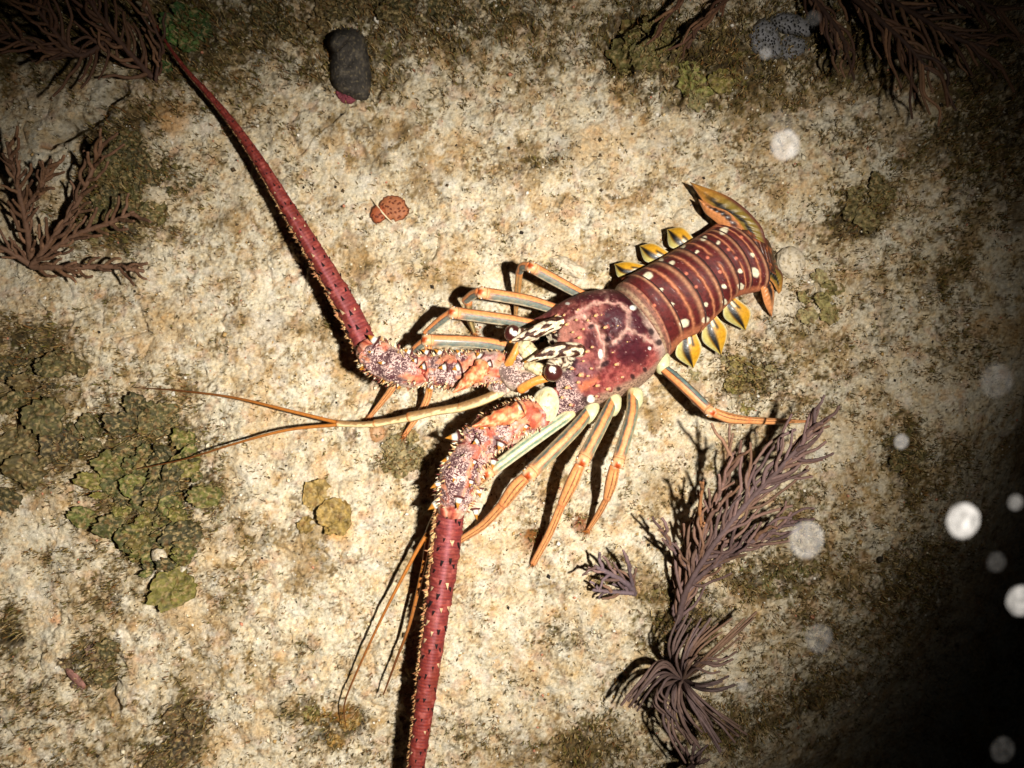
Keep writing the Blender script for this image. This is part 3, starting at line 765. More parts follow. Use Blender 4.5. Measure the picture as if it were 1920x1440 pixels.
# ---- legs -----------------------------------------------------------
def bands(th, spec):
    """colours across the visible top of a limb: spec list of (u_limit, colour) from u=-1 to 1, u=cos(theta)"""
    u = np.cos(th) + .10 * fbm(np.broadcast_to(np.linspace(0, 14, th.shape[0])[:, None], th.shape), th * 1.5, 88, 3)
    C = np.zeros(u.shape + (3,)) + spec[-1][1]
    w = 0.09
    C[...] = spec[0][1]
    for k in range(1, len(spec)):
        lay(C, ss(spec[k - 1][0] - w, spec[k - 1][0] + w, u), spec[k][1])
    return C
def leg_col(spec, base=None, tipc=None):
    def f(t, th):
        C = bands(th + 0 * t, spec)
        lay(C, .22 * ss(0, .5, 1.7 * fbm(t * 12 + 0 * th, th * 1.2 + 0 * t, 89, 3)), ph(214, 170, 120))
        if base is not None: lay(C, ss(.18, .02, t) + 0 * th, base)
        if tipc is not None: lay(C, ss(.84, .97, t) + 0 * th, tipc)
        n = 1.7 * fbm(t * 30 + 0 * th, th * 3 + 0 * t, 90, 2)
        lay(C, .22 * ss(.35, .6, n), ph(150, 84, 50))
        return C
    return f
BL = [(-.86, CREAM), (-.05, ph(112, 124, 116)), (.08, ph(88, 70, 70)), (.80, ORANGE), (1, ph(130, 70, 40))]           # far legs: teal below, orange above
BR = [(-.86, ph(226, 200, 150)), (-.45, ph(120, 132, 112)), (-.34, ph(96, 66, 58)), (.40, ORANGE), (.52, ph(84, 70, 64)), (.86, ph(78, 92, 86)), (1, ph(220, 200, 160))]   # near legs
BP = [(-.70, ph(236, 232, 196)), (-.30, ph(110, 144, 120)), (.2, ph(246, 222, 176)), (.6, ph(120, 150, 126)), (1, ph(240, 232, 190))]
LO = ph(250, 172, 108)
BO = [(-.74, LO), (-.56, ph(96, 48, 36)), (-.10, LO), (.06, ph(96, 50, 40)), (.84, LO), (1, ph(190, 116, 76))]
def leg(parts, foot=True, spec=BL, label=None):
    """parts: list of (points (px,py,z), radii px, colour spec, segment name); a knee is set between them"""
    b = parts[0][0][0]
    e = empty('leg', P(b[0], b[1], b[2]), lob)
    if label: e['label'] = label
    for k, (pts, r, sp, nm) in enumerate(parts):
        n = 44
        r = [q_ * .76 for q_ in r]
        zm = np.mean([p[2] for p in pts])
        tube(nm, spath(pts, n), srad(r, n, zm), M['leg'], e, m=32, flat=0.85, colf=leg_col(sp, ph(236, 216, 160) if k == 0 else ph(232, 140, 84), ph(236, 150, 96)))
        if k == 0 or (k == 1 and len(parts) > 2):
            q = pts[-1]; rr = r[-1] * (1.0 if k == 0 else .85)
            d = np.array(pts[-1][:2], float) - np.array(pts[-2][:2], float); d /= np.linalg.norm(d) + 1e-9
            side = np.array([-d[1], d[0]])
            if k == 0:
                kn = [(q[0] - d[0] * rr * .2, q[1] - d[1] * rr * .2, q[2]), (q[0] + d[0] * rr * .5, q[1] + d[1] * rr * .5, q[2] + .001), (q[0] + d[0] * rr * 1.0, q[1] + d[1] * rr * 1.0, q[2] - .002)]
                def kc(t, th):
                    C = np.zeros((t + th).shape + (3,)) + ph(238, 178, 124)
                    u = np.cos(th) + 0 * t; f = 1.7 * fbm(t * 6 + 0 * th, th + 0 * t, 95, 3)
                    lay(C, ss(.34, .50, t + .12 * f) * ss(.55, .30, np.abs(u)), ph(190, 74, 26))
                    lay(C, .8 * ss(.38, .55, t) * ss(.45, .65, np.abs(u)), ph(252, 228, 190))
                    lay(C, .9 * ss(.17, .12, np.abs(t - .26)) * .9, ph(92, 46, 32)) if False else lay(C, .85 * np.exp(-((t - .20) / .035) ** 2) + 0 * th, ph(70, 34, 26))
                    lay(C, .5 * ss(.3, .6, f), ph(196, 104, 58))
                    return C
                thk = np.linspace(0, 2 * math.pi, 28, endpoint=False)[None, :]; tk = np.linspace(0, 1, 22)[:, None]
                rk = srad([rr * .96, rr * 1.0, rr * 1.04, rr * .90, rr * .50], 22, zm)[:, None] * (1 - .30 * ss(.45, .9, tk) * np.clip(np.sin(thk), 0, 1) * ss(.6, .2, np.abs(np.cos(thk))) + .10 * ss(.4, .8, tk) * np.abs(np.cos(thk)) ** 3 + .04 * fbm(tk * 7 + 0 * thk, thk + 0 * tk, 96, 2))
                tube('knee', spath(kn, 22), rk, M['leg'], e, m=28, colf=kc)
                for sg in (-1, 1):
                    thorn(e, q[0] + d[0] * rr * .5 + side[0] * rr * .8 * sg, q[1] + d[1] * rr * .5 + side[1] * rr * .8 * sg, q[2] + .003, d + side * sg * .6, rr * .22, rr * .5, THORN, .4)
    if foot:
        q = parts[-1][0][-1]; pq = parts[-1][0][-2]
        d = np.array(q[:2], float) - np.array(pq[:2], float); d /= np.linalg.norm(d) + 1e-9
        V = []; F = []; C = []
        for k in range(70):
            a = random.uniform(-1.0, 1.0) + math.atan2(d[1], d[0]); L = random.uniform(6, 17)
            s0 = random.uniform(-16, 3)
            bx, by = q[0] + d[0] * s0, q[1] + d[1] * s0
            ex, ey = bx + math.cos(a) * L, by + math.sin(a) * L
            z0 = q[2] + random.uniform(-.001, .004); z1 = max(gz(ex, ey) + .0004, z0 - random.uniform(.001, .006))
            w = .6; sx, sy = -math.sin(a) * w, math.cos(a) * w
            i = len(V)
            V += [P(bx + sx, by + sy, z0), P(bx - sx, by - sy, z0), P(ex, ey, z1)]
            F.append((i, i + 1, i + 2)); c = ph(*random.choice([(150, 84, 34), (110, 60, 26), (180, 110, 50)])); C += [c, c, c]
        o = mk('foot_bristles', np.array(V), np.array(F), M['bristle'], e, np.array(C), smooth=False, kind='stuff')
    return e
def foot_z(px, py): return gz(px, py) + 0.004
# far side (upper left in the picture)
leg([([(955, 652, .040), (900, 642, .052), (806, 638, .062)], [15, 15, 15], BL, 'upper_leg'), ([(797, 640, .062), (782, 652, .055), (765, 668, .045)], [11, 11, 9], BL, 'knee_segment'),
     ([(765, 668, .045), (738, 724, .026), (690, 786, foot_z(690, 786))], [9, 9, 5], BO, 'lower_leg')])
leg([([(1015, 612, .040), (950, 600, .052), (856, 587, .064)], [14, 15, 15], BL, 'upper_leg'), ([(846, 588, .064), (826, 602, .056), (800, 624, .046)], [12, 12, 10], BL, 'knee_segment'),
     ([(800, 624, .046), (790, 700, .030), (815, 735, .022), (757, 818, foot_z(757, 818))][:1] + [(806, 700, .032), (798, 755, .016), (757, 818, foot_z(757, 818))], [10, 9, 9, 5], BO, 'lower_leg')])
leg([([(1055, 584, .040), (990, 564, .054), (910, 550, .066)], [13, 15, 15], BL, 'upper_leg'), ([(898, 548, .066), (885, 554, .056), (872, 564, .046)], [12, 12, 10], BL, 'knee_segment'),
     ([(878, 566, .046), (880, 595, .026), (890, 626, foot_z(890, 626))], [10, 9, 5], [(-.3, ph(120, 110, 70)), (.3, ph(206, 178, 120)), (1, ph(120, 96, 60))], 'lower_leg')])
leg([([(1105, 560, .040), (1060, 536, .054), (1002, 504, .064)], [12, 14, 14], BL, 'upper_leg'), ([(992, 500, .064), (980, 500, .056), (974, 510, .046)], [12, 11, 9], BL, 'knee_segment'),
     ([(974, 508, .046), (970, 550, .024), (966, 596, foot_z(966, 596))], [9, 8, 4], [(-.2, ph(196, 140, 80)), (.3, ph(150, 120, 80)), (1, ph(206, 150, 90))], 'lower_leg')])
# near side (lower right)
leg([([(1070, 776, .034), (1000, 824, .044), (920, 884, .046)], [15, 17, 15], BP, 'upper_leg'), ([(920, 884, .046), (895, 905, .032), (868, 925, .016)], [11, 10, 8], BO, 'lower_leg')], foot=False)
leg([([(1108, 766, .034), (1076, 806, .048), (998, 884, .060)], [14, 17, 18], BR, 'upper_leg'), ([(986, 894, .060), (966, 914, .054), (944, 944, .044)], [14, 17, 14], BO, 'knee_segment'),
     ([(944, 944, .044), (905, 985, .026), (858, 1016, foot_z(858, 1016))], [12, 11, 8], BO, 'lower_leg')])
leg([([(1150, 748, .034), (1134, 784, .048), (1096, 858, .060)], [13, 16, 17], BR, 'upper_leg'), ([(1086, 874, .060), (1072, 906, .054), (1054, 944, .044)], [13, 16, 12], BO, 'knee_segment'),
     ([(1054, 944, .044), (1030, 1000, .026), (1000, 1056, foot_z(1000, 1056))], [10, 10, 8], BO, 'lower_leg')])
leg([([(1186, 734, .034), (1184, 780, .048), (1160, 862, .058)], [13, 16, 16], BR, 'upper_leg'), ([(1152, 876, .058), (1146, 904, .050), (1138, 934, .040)], [13, 15, 10], BO, 'knee_segment'),
     ([(1138, 934, .040), (1122, 964, .024), (1102, 995, foot_z(1102, 995))], [8, 8, 5], BO, 'lower_leg')])
leg([([(1236, 684, .034), (1276, 718, .046), (1328, 768, .050)], [12, 14, 14], [(-.8, ph(90, 76, 66)), (-.3, TEAL), (-.1, ph(80, 50, 40)), (.75, ORANGE), (1, ph(120, 70, 50))], 'upper_leg'), ([(1340, 774, .050), (1368, 784, .044), (1400, 788, .034)], [12, 13, 10], BO, 'knee_segment'),
     ([(1400, 788, .034), (1450, 790, .020), (1512, 790, foot_z(1512, 790))], [9, 8, 3], BO, 'lower_leg')], foot=False)
# pale joints where the near legs leave the body
for (x, y, r) in ((1190, 752, 15), (1150, 762, 14), (1108, 776, 15), (1242, 684, 13)):
    tube('leg_joint', spath([(x + 2, y - 14, .032), (x, y, .036), (x - 2, y + 10, .034)], 10), srad([r, r * 1.05, r * .8], 10), M['leg'], lob, m=16,
         colf=lambda t, th: np.zeros((t + th).shape + (3,)) + GREENISH)

# ---- face: horns, eyes, stalks, plate --------------------------------
def zebra(t, th, seed):
    n = 1.7 * fbm(t * 7.5 + 0 * th, np.cos(th) * 1.5 + .7 * np.sin(th) + 0 * t, seed, 1)
    C = np.zeros((t + th).shape + (3,)) + ph(60, 30, 24)
    lay(C, ss(-.10, .08, n), ph(244, 228, 198)); lay(C, .4 * ss(.0, .5, 1.7 * fbm(t * 20 + 0 * th, th * 2 + 0 * t, seed + 4, 2)), ph(150, 104, 70))
    lay(C, ss(.90, .97, t) + 0 * th, ph(206, 140, 50))
    return C
tube('horn', spath([(1050, 604, .066), (1018, 616, .077), (985, 630, .080), (956, 641, .078)], 90), srad([13, 13, 9, 2], 90, .08), M['shell'], lob, m=48, colf=lambda t, th: zebra(t, th, 101))
tube('horn', spath([(1088, 656, .072), (1058, 656, .083), (1020, 664, .086), (984, 679, .083)], 90), srad([14, 14, 10, 2], 90, .08), M['shell'], lob, m=48, colf=lambda t, th: zebra(t, th, 137))
def eye(px, py, z, r, hx, hy):
    n, m = 26, 36
    ph_ = np.linspace(0.02, math.pi - 0.02, n)[:, None]; th = np.linspace(0, 2 * math.pi, m, endpoint=False)[None, :]
    R = r * S
    X = R * np.sin(ph_) * np.cos(th); Y = R * np.sin(ph_) * np.sin(th); Z = R * np.cos(ph_) + 0 * th
    c = P(px, py, z)
    V = np.stack([X + c[0], Y + c[1], Z + c[2]], -1)
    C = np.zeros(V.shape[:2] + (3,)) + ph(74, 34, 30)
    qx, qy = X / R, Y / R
    lay(C, ell(qx, qy, hx, hy, .34, .28, 0, .2) * (Z > 0), WHITE); lay(C, ell(qx, qy, hx * .2 - .2, hy * .2 + .25, .2, .35, 0, .2) * (Z > 0), ph(250, 240, 220))  # white blotches: painted reflection highlight together with the eye's own pattern
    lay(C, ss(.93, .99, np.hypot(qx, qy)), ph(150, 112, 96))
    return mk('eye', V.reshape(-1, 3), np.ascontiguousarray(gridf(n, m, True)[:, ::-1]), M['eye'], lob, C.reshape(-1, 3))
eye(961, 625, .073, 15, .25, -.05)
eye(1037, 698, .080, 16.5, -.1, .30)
tube('eye_stalk', spath([(1002, 628, .066), (985, 628, .072), (970, 626, .074)], 14), srad([12, 12, 11], 14, .07), M['shell'], lob, m=16, colf=lambda t, th: zebra(t, th, 151))
tube('eye_stalk', spath([(1056, 680, .070), (1040, 682, .078), (1034, 690, .080)], 14), srad([13, 14, 12], 14, .07), M['shell'], lob, m=16, colf=lambda t, th: zebra(t, th, 163))
STK = lambda t, th: (lambda C: (lay(C, .6 * ss(.3, .9, np.cos(th)) + 0 * t, ph(250, 190, 120)), lay(C, .5 * ss(.8, 1, t) + 0 * th, RED), C)[-1])(np.zeros((t + th).shape + (3,)) + ph(232, 146, 58))
tube('face_rod', spath([(972, 646, .070), (962, 668, .070), (948, 690, .066)], 16), srad([7, 8, 8], 16, .07), M['leg'], lob, m=14, colf=STK)
tube('face_rod', spath([(1026, 708, .072), (1000, 716, .072), (976, 730, .068)], 16), srad([8, 8, 9], 16, .07), M['leg'], lob, m=14, colf=STK)
def blob(name, c, rx, ry, rz, rot, mat, parent, colfn, lump=.12, seed=0, n=24, m=34, flatbot=False, kind=None):
    """lumpy ellipsoid centred on photo pixel c=(px,py,z), radii in px / m"""
    a = np.linspace(0.03, math.pi - 0.03, n)[:, None]; th = np.linspace(0, 2 * math.pi, m, endpoint=False)[None, :]
    ux = np.sin(a) * np.cos(th); uy = np.sin(a) * np.sin(th); uz = np.cos(a) + 0 * th
    k = 1 + lump * 1.7 * (fbm(ux * 1.6 + uz, uy * 1.6 + seed, seed, 3))
    R = math.radians(rot)
    qx = ux * rx * k; qy = uy * ry * k
    px = c[0] + qx * math.cos(R) - qy * math.sin(R); py = c[1] + qx * math.sin(R) + qy * math.cos(R)
    z = c[2] + uz * rz * k
    if flatbot: z = np.maximum(z, c[2] - rz * .35)
    C = colfn(ux, uy, uz, px, py)
    return mk(name, P(px, py, z).reshape(-1, 3), gridf(n, m, True), mat, parent, C.reshape(-1, C.shape[-1]), kind=kind)
def c_plate(ux, uy, uz, px, py):
    C = np.zeros(ux.shape + (4,)); C[..., :3] = ph(240, 214, 190); C[..., 3] = .85 * ss(.95, .5, np.hypot(ux, uy)); return C
blob('face_plate', (960, 704, .056), 42, 24, .017, 40, M['shell'], lob, c_plate, .1, 3)
blob('face_plate', (935, 722, .050), 26, 18, .012, 30, M['shell'], lob, c_plate, .15, 5)
def c_mouth(ux, uy, uz, px, py):
    C = np.zeros(ux.shape + (3,)) + ph(244, 226, 176); lay(C, .8 * np.exp(-((np.mod(ux * 2.2, 1) - .5) / .09) ** 2), ph(90, 70, 40)); return C
blob('mouth_plate', (990, 658, .069), 26, 17, .009, 40, M['leg'], lob, c_mouth, .12, 8)
blob('mouth_plate', (972, 676, .064), 22, 13, .009, 60, M['shell'], lob, c_plate, .15, 18)
blob('mouth_plate', (1008, 692, .068), 28, 13, .009, 20, M['leg'], lob, c_mouth, .12, 9)
blob('mouth_plate', (990, 706, .062), 22, 12, .010, 10, M['shell'], lob, c_plate, .15, 19)
def c_flap(ux, uy, uz, px, py):
    C = np.zeros(ux.shape + (3,)) + ph(236, 222, 172); f = 1.7 * fbm(px / 8, py / 8, 111, 3); lay(C, .7 * ss(.3, .6, f), ph(150, 122, 70)); lay(C, .7 * ss(.8, .97, np.hypot(ux, uy)), ph(250, 244, 220)); return C
blob('gill_flap', (1022, 762, .050), 26, 38, .010, 12, M['leg'], lob, c_flap, .05, 12)

# ---- antennae -----------------------------------------------------------
def base_col(seed, spk=.85):
    def f(t, th):
        n = 1.7 * fbm(t * 5 + 0 * th, np.cos(th) * 2 + 0 * t, seed, 3)
        C = np.zeros((t + th).shape + (4,)); C[..., :3] = ph(232, 190, 178)
        n2 = 1.7 * fbm(t * 3 + 3 + 0 * th, np.cos(th) * 1.4 + np.sin(th) + 0 * t, seed + 3, 3)
        lay(C, .8 * ss(.0, .4, n), ph(196, 120, 108)); lay(C, .7 * ss(.25, .5, n), ph(112, 52, 66))
        j = np.clip(ss(.26, .10, t + .06 * n) + ss(.78, .92, t + .06 * n), 0, 1)
        og = np.clip(ss(.15 - .5 * (spk < .5), .4 - .3 * (spk < .5), n2), 0, 1)
        lay(C, .85 * og, ph(226, 138, 92)); lay(C, .8 * og * ss(.0, .4, n), ph(176, 66, 46))
        lay(C, .85 * j, ph(222, 118, 84)); lay(C, .8 * j * ss(.0, .3, n), ph(140, 44, 40)); lay(C, .6 * j * ss(.2, .5, -n), ph(246, 214, 184))
        lay(C, .7 * ss(.78, .97, np.abs(np.cos(th) + .1 * n)) + 0 * t, ph(238, 212, 186))
        C[..., 3] = spk * np.clip(1 - j - .85 * og, 0, 1) * ss(1.0, .75, np.abs(np.cos(th)))
        return C
    return f
def rlump(r, n, m, seed, amp=.17):
    base = srad(r, n, .055)[:, None]
    th = np.linspace(0, 2 * math.pi, m, endpoint=False)[None, :]; t = np.linspace(0, 1, n)[:, None]
    return base * (1 + amp * 1.7 * fbm(t * 6 + 0 * th, np.cos(th) * 1.5 + np.sin(th) * .7 + 0 * t, seed, 3))
def antenna(segs, thorns, whip, wr, seed, label):
    e = empty('antenna', P(segs[0][0][0][0], segs[0][0][0][1], segs[0][0][0][2]), lob)
    e['label'] = label
    for k, (pts, r) in enumerate(segs):
        tube('base_segment', spath(pts, 60), rlump([q_ * .88 for q_ in r], 60, 44, seed + k * 5), M['shell'], e, m=44, flat=.9, colf=base_col(seed + 9 * k, (.25, .85, .9)[k]))
    for (x, y, z, d, r, hh) in thorns: thorn(e, x + random.uniform(-2, 2), y + random.uniform(-2, 2), z - .006, d, r * .8 * random.uniform(.8, 1.1), hh * .85 * random.uniform(.8, 1.15), THORN, .35)
    V = []; F = []; C = []; rb = random.Random(seed + 3)
    for k, (pts, r) in enumerate(segs):
        pq = spath(pts, 60); rq = srad([q_ * .88 for q_ in r], 60); Tq = np.gradient(pq, axis=0); Tq /= np.linalg.norm(Tq, axis=1)[:, None]
        sq = np.cross(Tq, [0, 0, 1.0]); sq /= np.linalg.norm(sq, axis=1)[:, None]
        for j in range(260):
            i = rb.randrange(4, 58); sg = rb.choice((-1, 1)); a = math.radians(rb.gauss(4, 26))
            nv = sg * sq[i] * math.cos(a) + np.array([0, 0, math.sin(a)])
            L = rb.uniform(.0012, .0052); w = rb.uniform(.0004, .0014); b = pq[i] + nv * rq[i] * .95
            d = nv * L + Tq[i] * L * rb.uniform(-.2, 1.0); k0 = len(V)
            V += [b + Tq[i] * w, b - Tq[i] * w, b + d * .6 - Tq[i] * w * .7, b + d]; F += [(k0, k0 + 1, k0 + 2), (k0, k0 + 2, k0 + 3)]
            c = ph(*rb.choice([(214, 176, 126), (190, 146, 100), (232, 206, 160), (150, 90, 60), (120, 60, 54), (240, 226, 196)])); C += [c] * 4
    mk('bristle_fringe', np.array(V), np.array(F), M['bristle'], e, np.array(C), smooth=False, kind='stuff')
    # the long ringed whip
    n, m = 700, 26
    path = spath(whip, n); q = cr(whip, n)
    rad = srad(wr, n, .05)
    s = np.concatenate([[0], np.cumsum(np.linalg.norm(np.diff(path, axis=0), axis=1))])
    ringf = np.maximum(0, np.cos(s / 0.0031 * 2 * math.pi)) ** 3
    big = np.maximum(0, np.cos(s / 0.0215 * 2 * math.pi)) ** 10
    rr = .94 * rad * (1 - 0.045 * ringf + 0.06 * big * (1 + .8 * 1.7 * fbm(s * 55, s * 0, seed, 2)) + .05 * 1.7 * fbm(s * 90, s * 0 + 3, seed + 1, 3))
    def wc(t, th):
        tt = np.clip((t * (n + 5) - 3) / n, 0, 1)
        rg = np.concatenate([[0] * 3, ringf, [0] * 3])[:, None]; bgf = np.concatenate([[0] * 3, big, [0] * 3])[:, None]
        nz = 1.7 * fbm(tt * 60 + 0 * th, np.cos(th) * 2 + 0 * tt, seed + 50, 2)
        C = np.zeros((tt + th).shape + (4,)); C[..., :3] = ph(146, 60, 56)
        lay(C, ss(.10, .45, tt) + 0 * th, ph(138, 50, 38)); lay(C, ss(.6, 1, tt) + 0 * th, ph(110, 46, 28))
        lay(C, .55 * rg + 0 * th, ph(96, 36, 52)); lay(C, .5 * bgf + 0 * th, ph(150, 50, 34)); lay(C, .55 * ss(.1, .5, nz), ph(112, 40, 40)); lay(C, .5 * ss(.3, .6, -nz), ph(186, 100, 90)); lay(C, .5 * ss(.25, .6, 1.7 * fbm(tt * 14 + 0 * th, np.cos(th) + 0 * tt, seed + 52, 3)), ph(120, 50, 34))
        lay(C, .5 * np.exp(-((np.cos(th) + .05) / .12) ** 2) * (np.sin(th) > 0) * ss(.5, .2, tt), ph(206, 130, 140))  # lighter stripe along the top: a highlight painted into the whip colour
        lay(C, ss(.03, .0, tt) + 0 * th, ph(232, 130, 110))
        return C
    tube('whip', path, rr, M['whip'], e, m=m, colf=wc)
    # black thorns in rows along the whip and a ragged tan fringe on its dark side
    V = []; F = []; C = []
    Tn = np.gradient(path, axis=0); Tn /= np.linalg.norm(Tn, axis=1)[:, None]
    sd = np.cross(Tn, [0, 0, 1.0]); sd /= np.linalg.norm(sd, axis=1)[:, None]; up = np.cross(sd, Tn)
    rnd = random.Random(seed)
    for row, ang in enumerate((3, 52, 82, 112, 140)):
        pos = rnd.uniform(0, .012)
        while pos < s[-1] * .86:
            i = int(np.searchsorted(s, pos)); i = min(i, n - 2)
            a = math.radians(ang + rnd.uniform(-7, 7)); nrm = sd[i] * math.cos(a) + up[i] * math.sin(a)
            r0 = rr[i]; L = r0 * rnd.uniform(.30, .56); w = r0 * rnd.uniform(.12, .19)
            b = path[i] + nrm * r0 * .96; tip = b + nrm * L * .55 + Tn[i] * L * .9
            bi = np.cross(nrm, Tn[i]); k0 = len(V)
            V += [b + bi * w - Tn[i] * w * .5, b - bi * w - Tn[i] * w * .5, b + Tn[i] * w * 1.6, tip]
            F += [(k0, k0 + 1, k0 + 3), (k0 + 1, k0 + 2, k0 + 3), (k0 + 2, k0, k0 + 3)]
            c = ph(30, 16, 18) if rnd.random() < .8 else ph(214, 180, 140)
            C += [c] * 4
            pos += rnd.uniform(.013, .024) * (.5 + .5 * min(1, rr[i] / .009))
    mk('whip_thorns', np.array(V), np.array(F), M['bristle'], e, np.array(C), smooth=False, kind='stuff')
    V = []; F = []; C = []
    sgn = -1 if sd[n // 2][0] > 0 else 1
    for k in range(1500):
        i = rnd.randrange(0, int(n * .88)); r0 = rr[i]
        a = math.radians(rnd.gauss(-6, 16)); nrm = sgn * sd[i] * math.cos(a) + up[i] * math.sin(a)
        L = r0 * rnd.uniform(.10, .42) * (1.6 if rnd.random() < .06 else 1); w = r0 * rnd.uniform(.07, .20)
        b = path[i] + nrm * r0 * .90; d = nrm * L + Tn[i] * L * rnd.uniform(-.5, 1.1) + np.array([0, 0, L * rnd.uniform(-.3, .5)])
        k0 = len(V)
        V += [b + Tn[i] * w, b - Tn[i] * w, b + d * .6 - Tn[i] * w * .6 + up[i] * w * .5, b + d]
        F += [(k0, k0 + 1, k0 + 2), (k0, k0 + 2, k0 + 3)]
        c = ph(*rnd.choice([(206, 160, 110), (180, 130, 84), (224, 186, 130), (150, 96, 60), (196, 136, 96)])); C += [c] * 4
    mk('bristle_fringe', np.array(V), np.array(F), M['bristle'], e, np.array(C), smooth=False, kind='stuff')
    return e
antenna([([(985, 694, .050), (940, 690, .056), (872, 692, .058)], [24, 32, 34]), ([(890, 692, .058), (840, 694, .060), (796, 692, .058)], [34, 37, 31]), ([(800, 694, .058), (750, 690, .060), (705, 668, .058), (690, 655, .056)], [31, 39, 38, 28])],
        [(728, 706, .066, (-.6, .8), 9, 22), (752, 718, .064, (-.6, .8), 9, 24), (810, 724, .064, (-.5, .9), 10, 24), (724, 680, .078, (-1, -.1), 6, 16), (798, 688, .078, (-1, .2), 7, 15), (836, 690, .080, (-1, .15), 8, 16),
         (862, 688, .078, (-1, .4), 9, 16), (705, 638, .070, (-.8, -.6), 9, 26), (768, 660, .072, (-.9, -.4), 6, 17), (800, 660, .070, (-.9, -.4), 7, 18), (826, 664, .070, (-.8, -.5), 7, 18), (862, 666, .070, (-.7, -.7), 8, 18),
         (690, 684, .066, (-.9, .4), 10, 24), (900, 668, .074, (-.6, -.6), 8, 14), (880, 712, .072, (-1, .3), 10, 20), (918, 682, .080, (-1, .3), 7, 14), (780, 676, .078, (-1, 0), 5, 11), (700, 662, .076, (-1, -.3), 6, 14), (900, 700, .080, (-1, .5), 7, 14)],
        [(694, 664, 0.0459), (650, 574, 0.0459), (600, 488, 0.0451), (546, 400, 0.0434), (491, 310, 0.0402), (440, 236, 0.0361), (392, 178, 0.0312), (350, 132, 0.0254), (312, 80, 0.0197), (285, 30, 0.0148)],
        [25, 22, 18.5, 15, 11.5, 8.5, 6.2, 4.5, 3, 1.2], 201, 'red ringed antenna reaching to the upper left corner')
antenna([([(1022, 776, .046), (985, 780, .056), (936, 800, .060)], [26, 36, 36]), ([(958, 798, .058), (920, 812, .062), (884, 840, .060)], [36, 40, 37]), ([(900, 830, .060), (872, 870, .063), (856, 920, .062), (847, 956, .060)], [37, 41, 41, 29])],
        [(858, 818, .070, (-1, .1), 10, 24), (844, 860, .070, (-1, .2), 10, 24), (826, 905, .070, (-.9, .4), 10, 24), (820, 942, .066, (-.9, .5), 10, 24), (888, 864, .082, (-.4, .9), 6, 14), (854, 890, .082, (-.4, .9), 7, 15), (882, 902, .082, (-.3, .9), 6, 14),
         (862, 934, .082, (-.2, 1), 10, 22), (896, 918, .068, (.1, 1), 8, 20), (892, 955, .066, (.1, 1), 7, 22), (894, 828, .084, (-.8, .5), 8, 14), (940, 832, .082, (-.4, .8), 9, 18), (926, 862, .070, (-.2, 1), 7, 18), (910, 798, .080, (-.9, .4), 8, 16),
         (948, 792, .084, (-.8, .4), 8, 14), (976, 764, .084, (-.6, .3), 12, 12), (984, 796, .072, (-.3, .9), 8, 16), (1000, 786, .068, (0, 1), 7, 12), (952, 812, .072, (-.3, .8), 9, 16)],
        [(846, 950, 0.0538), (838, 1020, 0.0538), (830, 1080, 0.0529), (812, 1200, 0.0512), (796, 1320, 0.0493), (780, 1440, 0.0466), (762, 1580, 0.0430), (738, 1760, 0.0359), (706, 1960, 0.0250), (670, 2150, 0.0134)],
        [28, 27.5, 26.5, 23, 20, 17, 13, 9, 5, 1.5], 233, 'red ringed antenna running off the lower edge')
def flap_col(t, th):
    n = 1.7 * fbm(t * 8 + 0 * th, np.cos(th) * 2 + 0 * t, 171, 3)
    C = np.zeros((t + th).shape + (3,)) + ph(226, 140, 88)
    lay(C, .8 * ss(.05, .4, n), ph(240, 204, 156)); lay(C, .8 * ss(.1, .4, -n), ph(190, 80, 56)); lay(C, .6 * ss(.45, .7, n), ph(120, 56, 50))
    return C
# pointed orange flaps over the antenna bases
for pts, r in (([(905, 688, .074), (880, 712, .078), (850, 736, .076)], [17, 13, 2]), ([(975, 770, .076), (930, 786, .082), (886, 800, .080)], [18, 14, 2])):
    tube('base_flap', spath(pts, 34), srad(r, 34, .07)[:, None] * (1 + .2 * 1.7 * fbm(np.linspace(0, 7, 34)[:, None] + np.zeros((1, 26)), np.cos(np.linspace(0, 6.28, 26))[None, :] * 1.5 + np.zeros((34, 1)), 172, 3)), M['shell'], lob, m=26, flat=.7, colf=flap_col)

# ---- antennules -----------------------------------------------------------
def antennule(stalk, fil, label):
    e = empty('antennule', P(*stalk[0][0][0]), lob); e['label'] = label
    for pts, r in stalk:
        tube('stalk_segment', spath(pts, 22), srad(r, 22, .06), M['leg'], e, m=16,
             colf=lambda t, th: (lambda C: (lay(C, .85 * ss(-.45, .15, np.cos(th) + .5 * 1.7 * fbm(t * 9 + 0 * th, th + 0 * t, 181, 3)), ph(136, 86, 38)), lay(C, .8 * ss(-.75, -.95, np.cos(th)) + 0 * t, ph(170, 120, 60)), lay(C, .9 * ss(.84, .95, t) + 0 * th, ph(222, 120, 44)), C)[-1])(np.zeros((t + th).shape + (3,)) + ph(248, 226, 170)))
    for pts, r in fil:
        tube('filament', spath(pts, 120), srad(r, 120, .05), M['leg'], e, m=8,
             colf=lambda t, th: (lambda C: (lay(C, ss(.15, .8, t) + 0 * th, ph(104, 58, 22)), C)[-1])(np.zeros((t + th).shape + (3,)) + ph(190, 116, 44)))
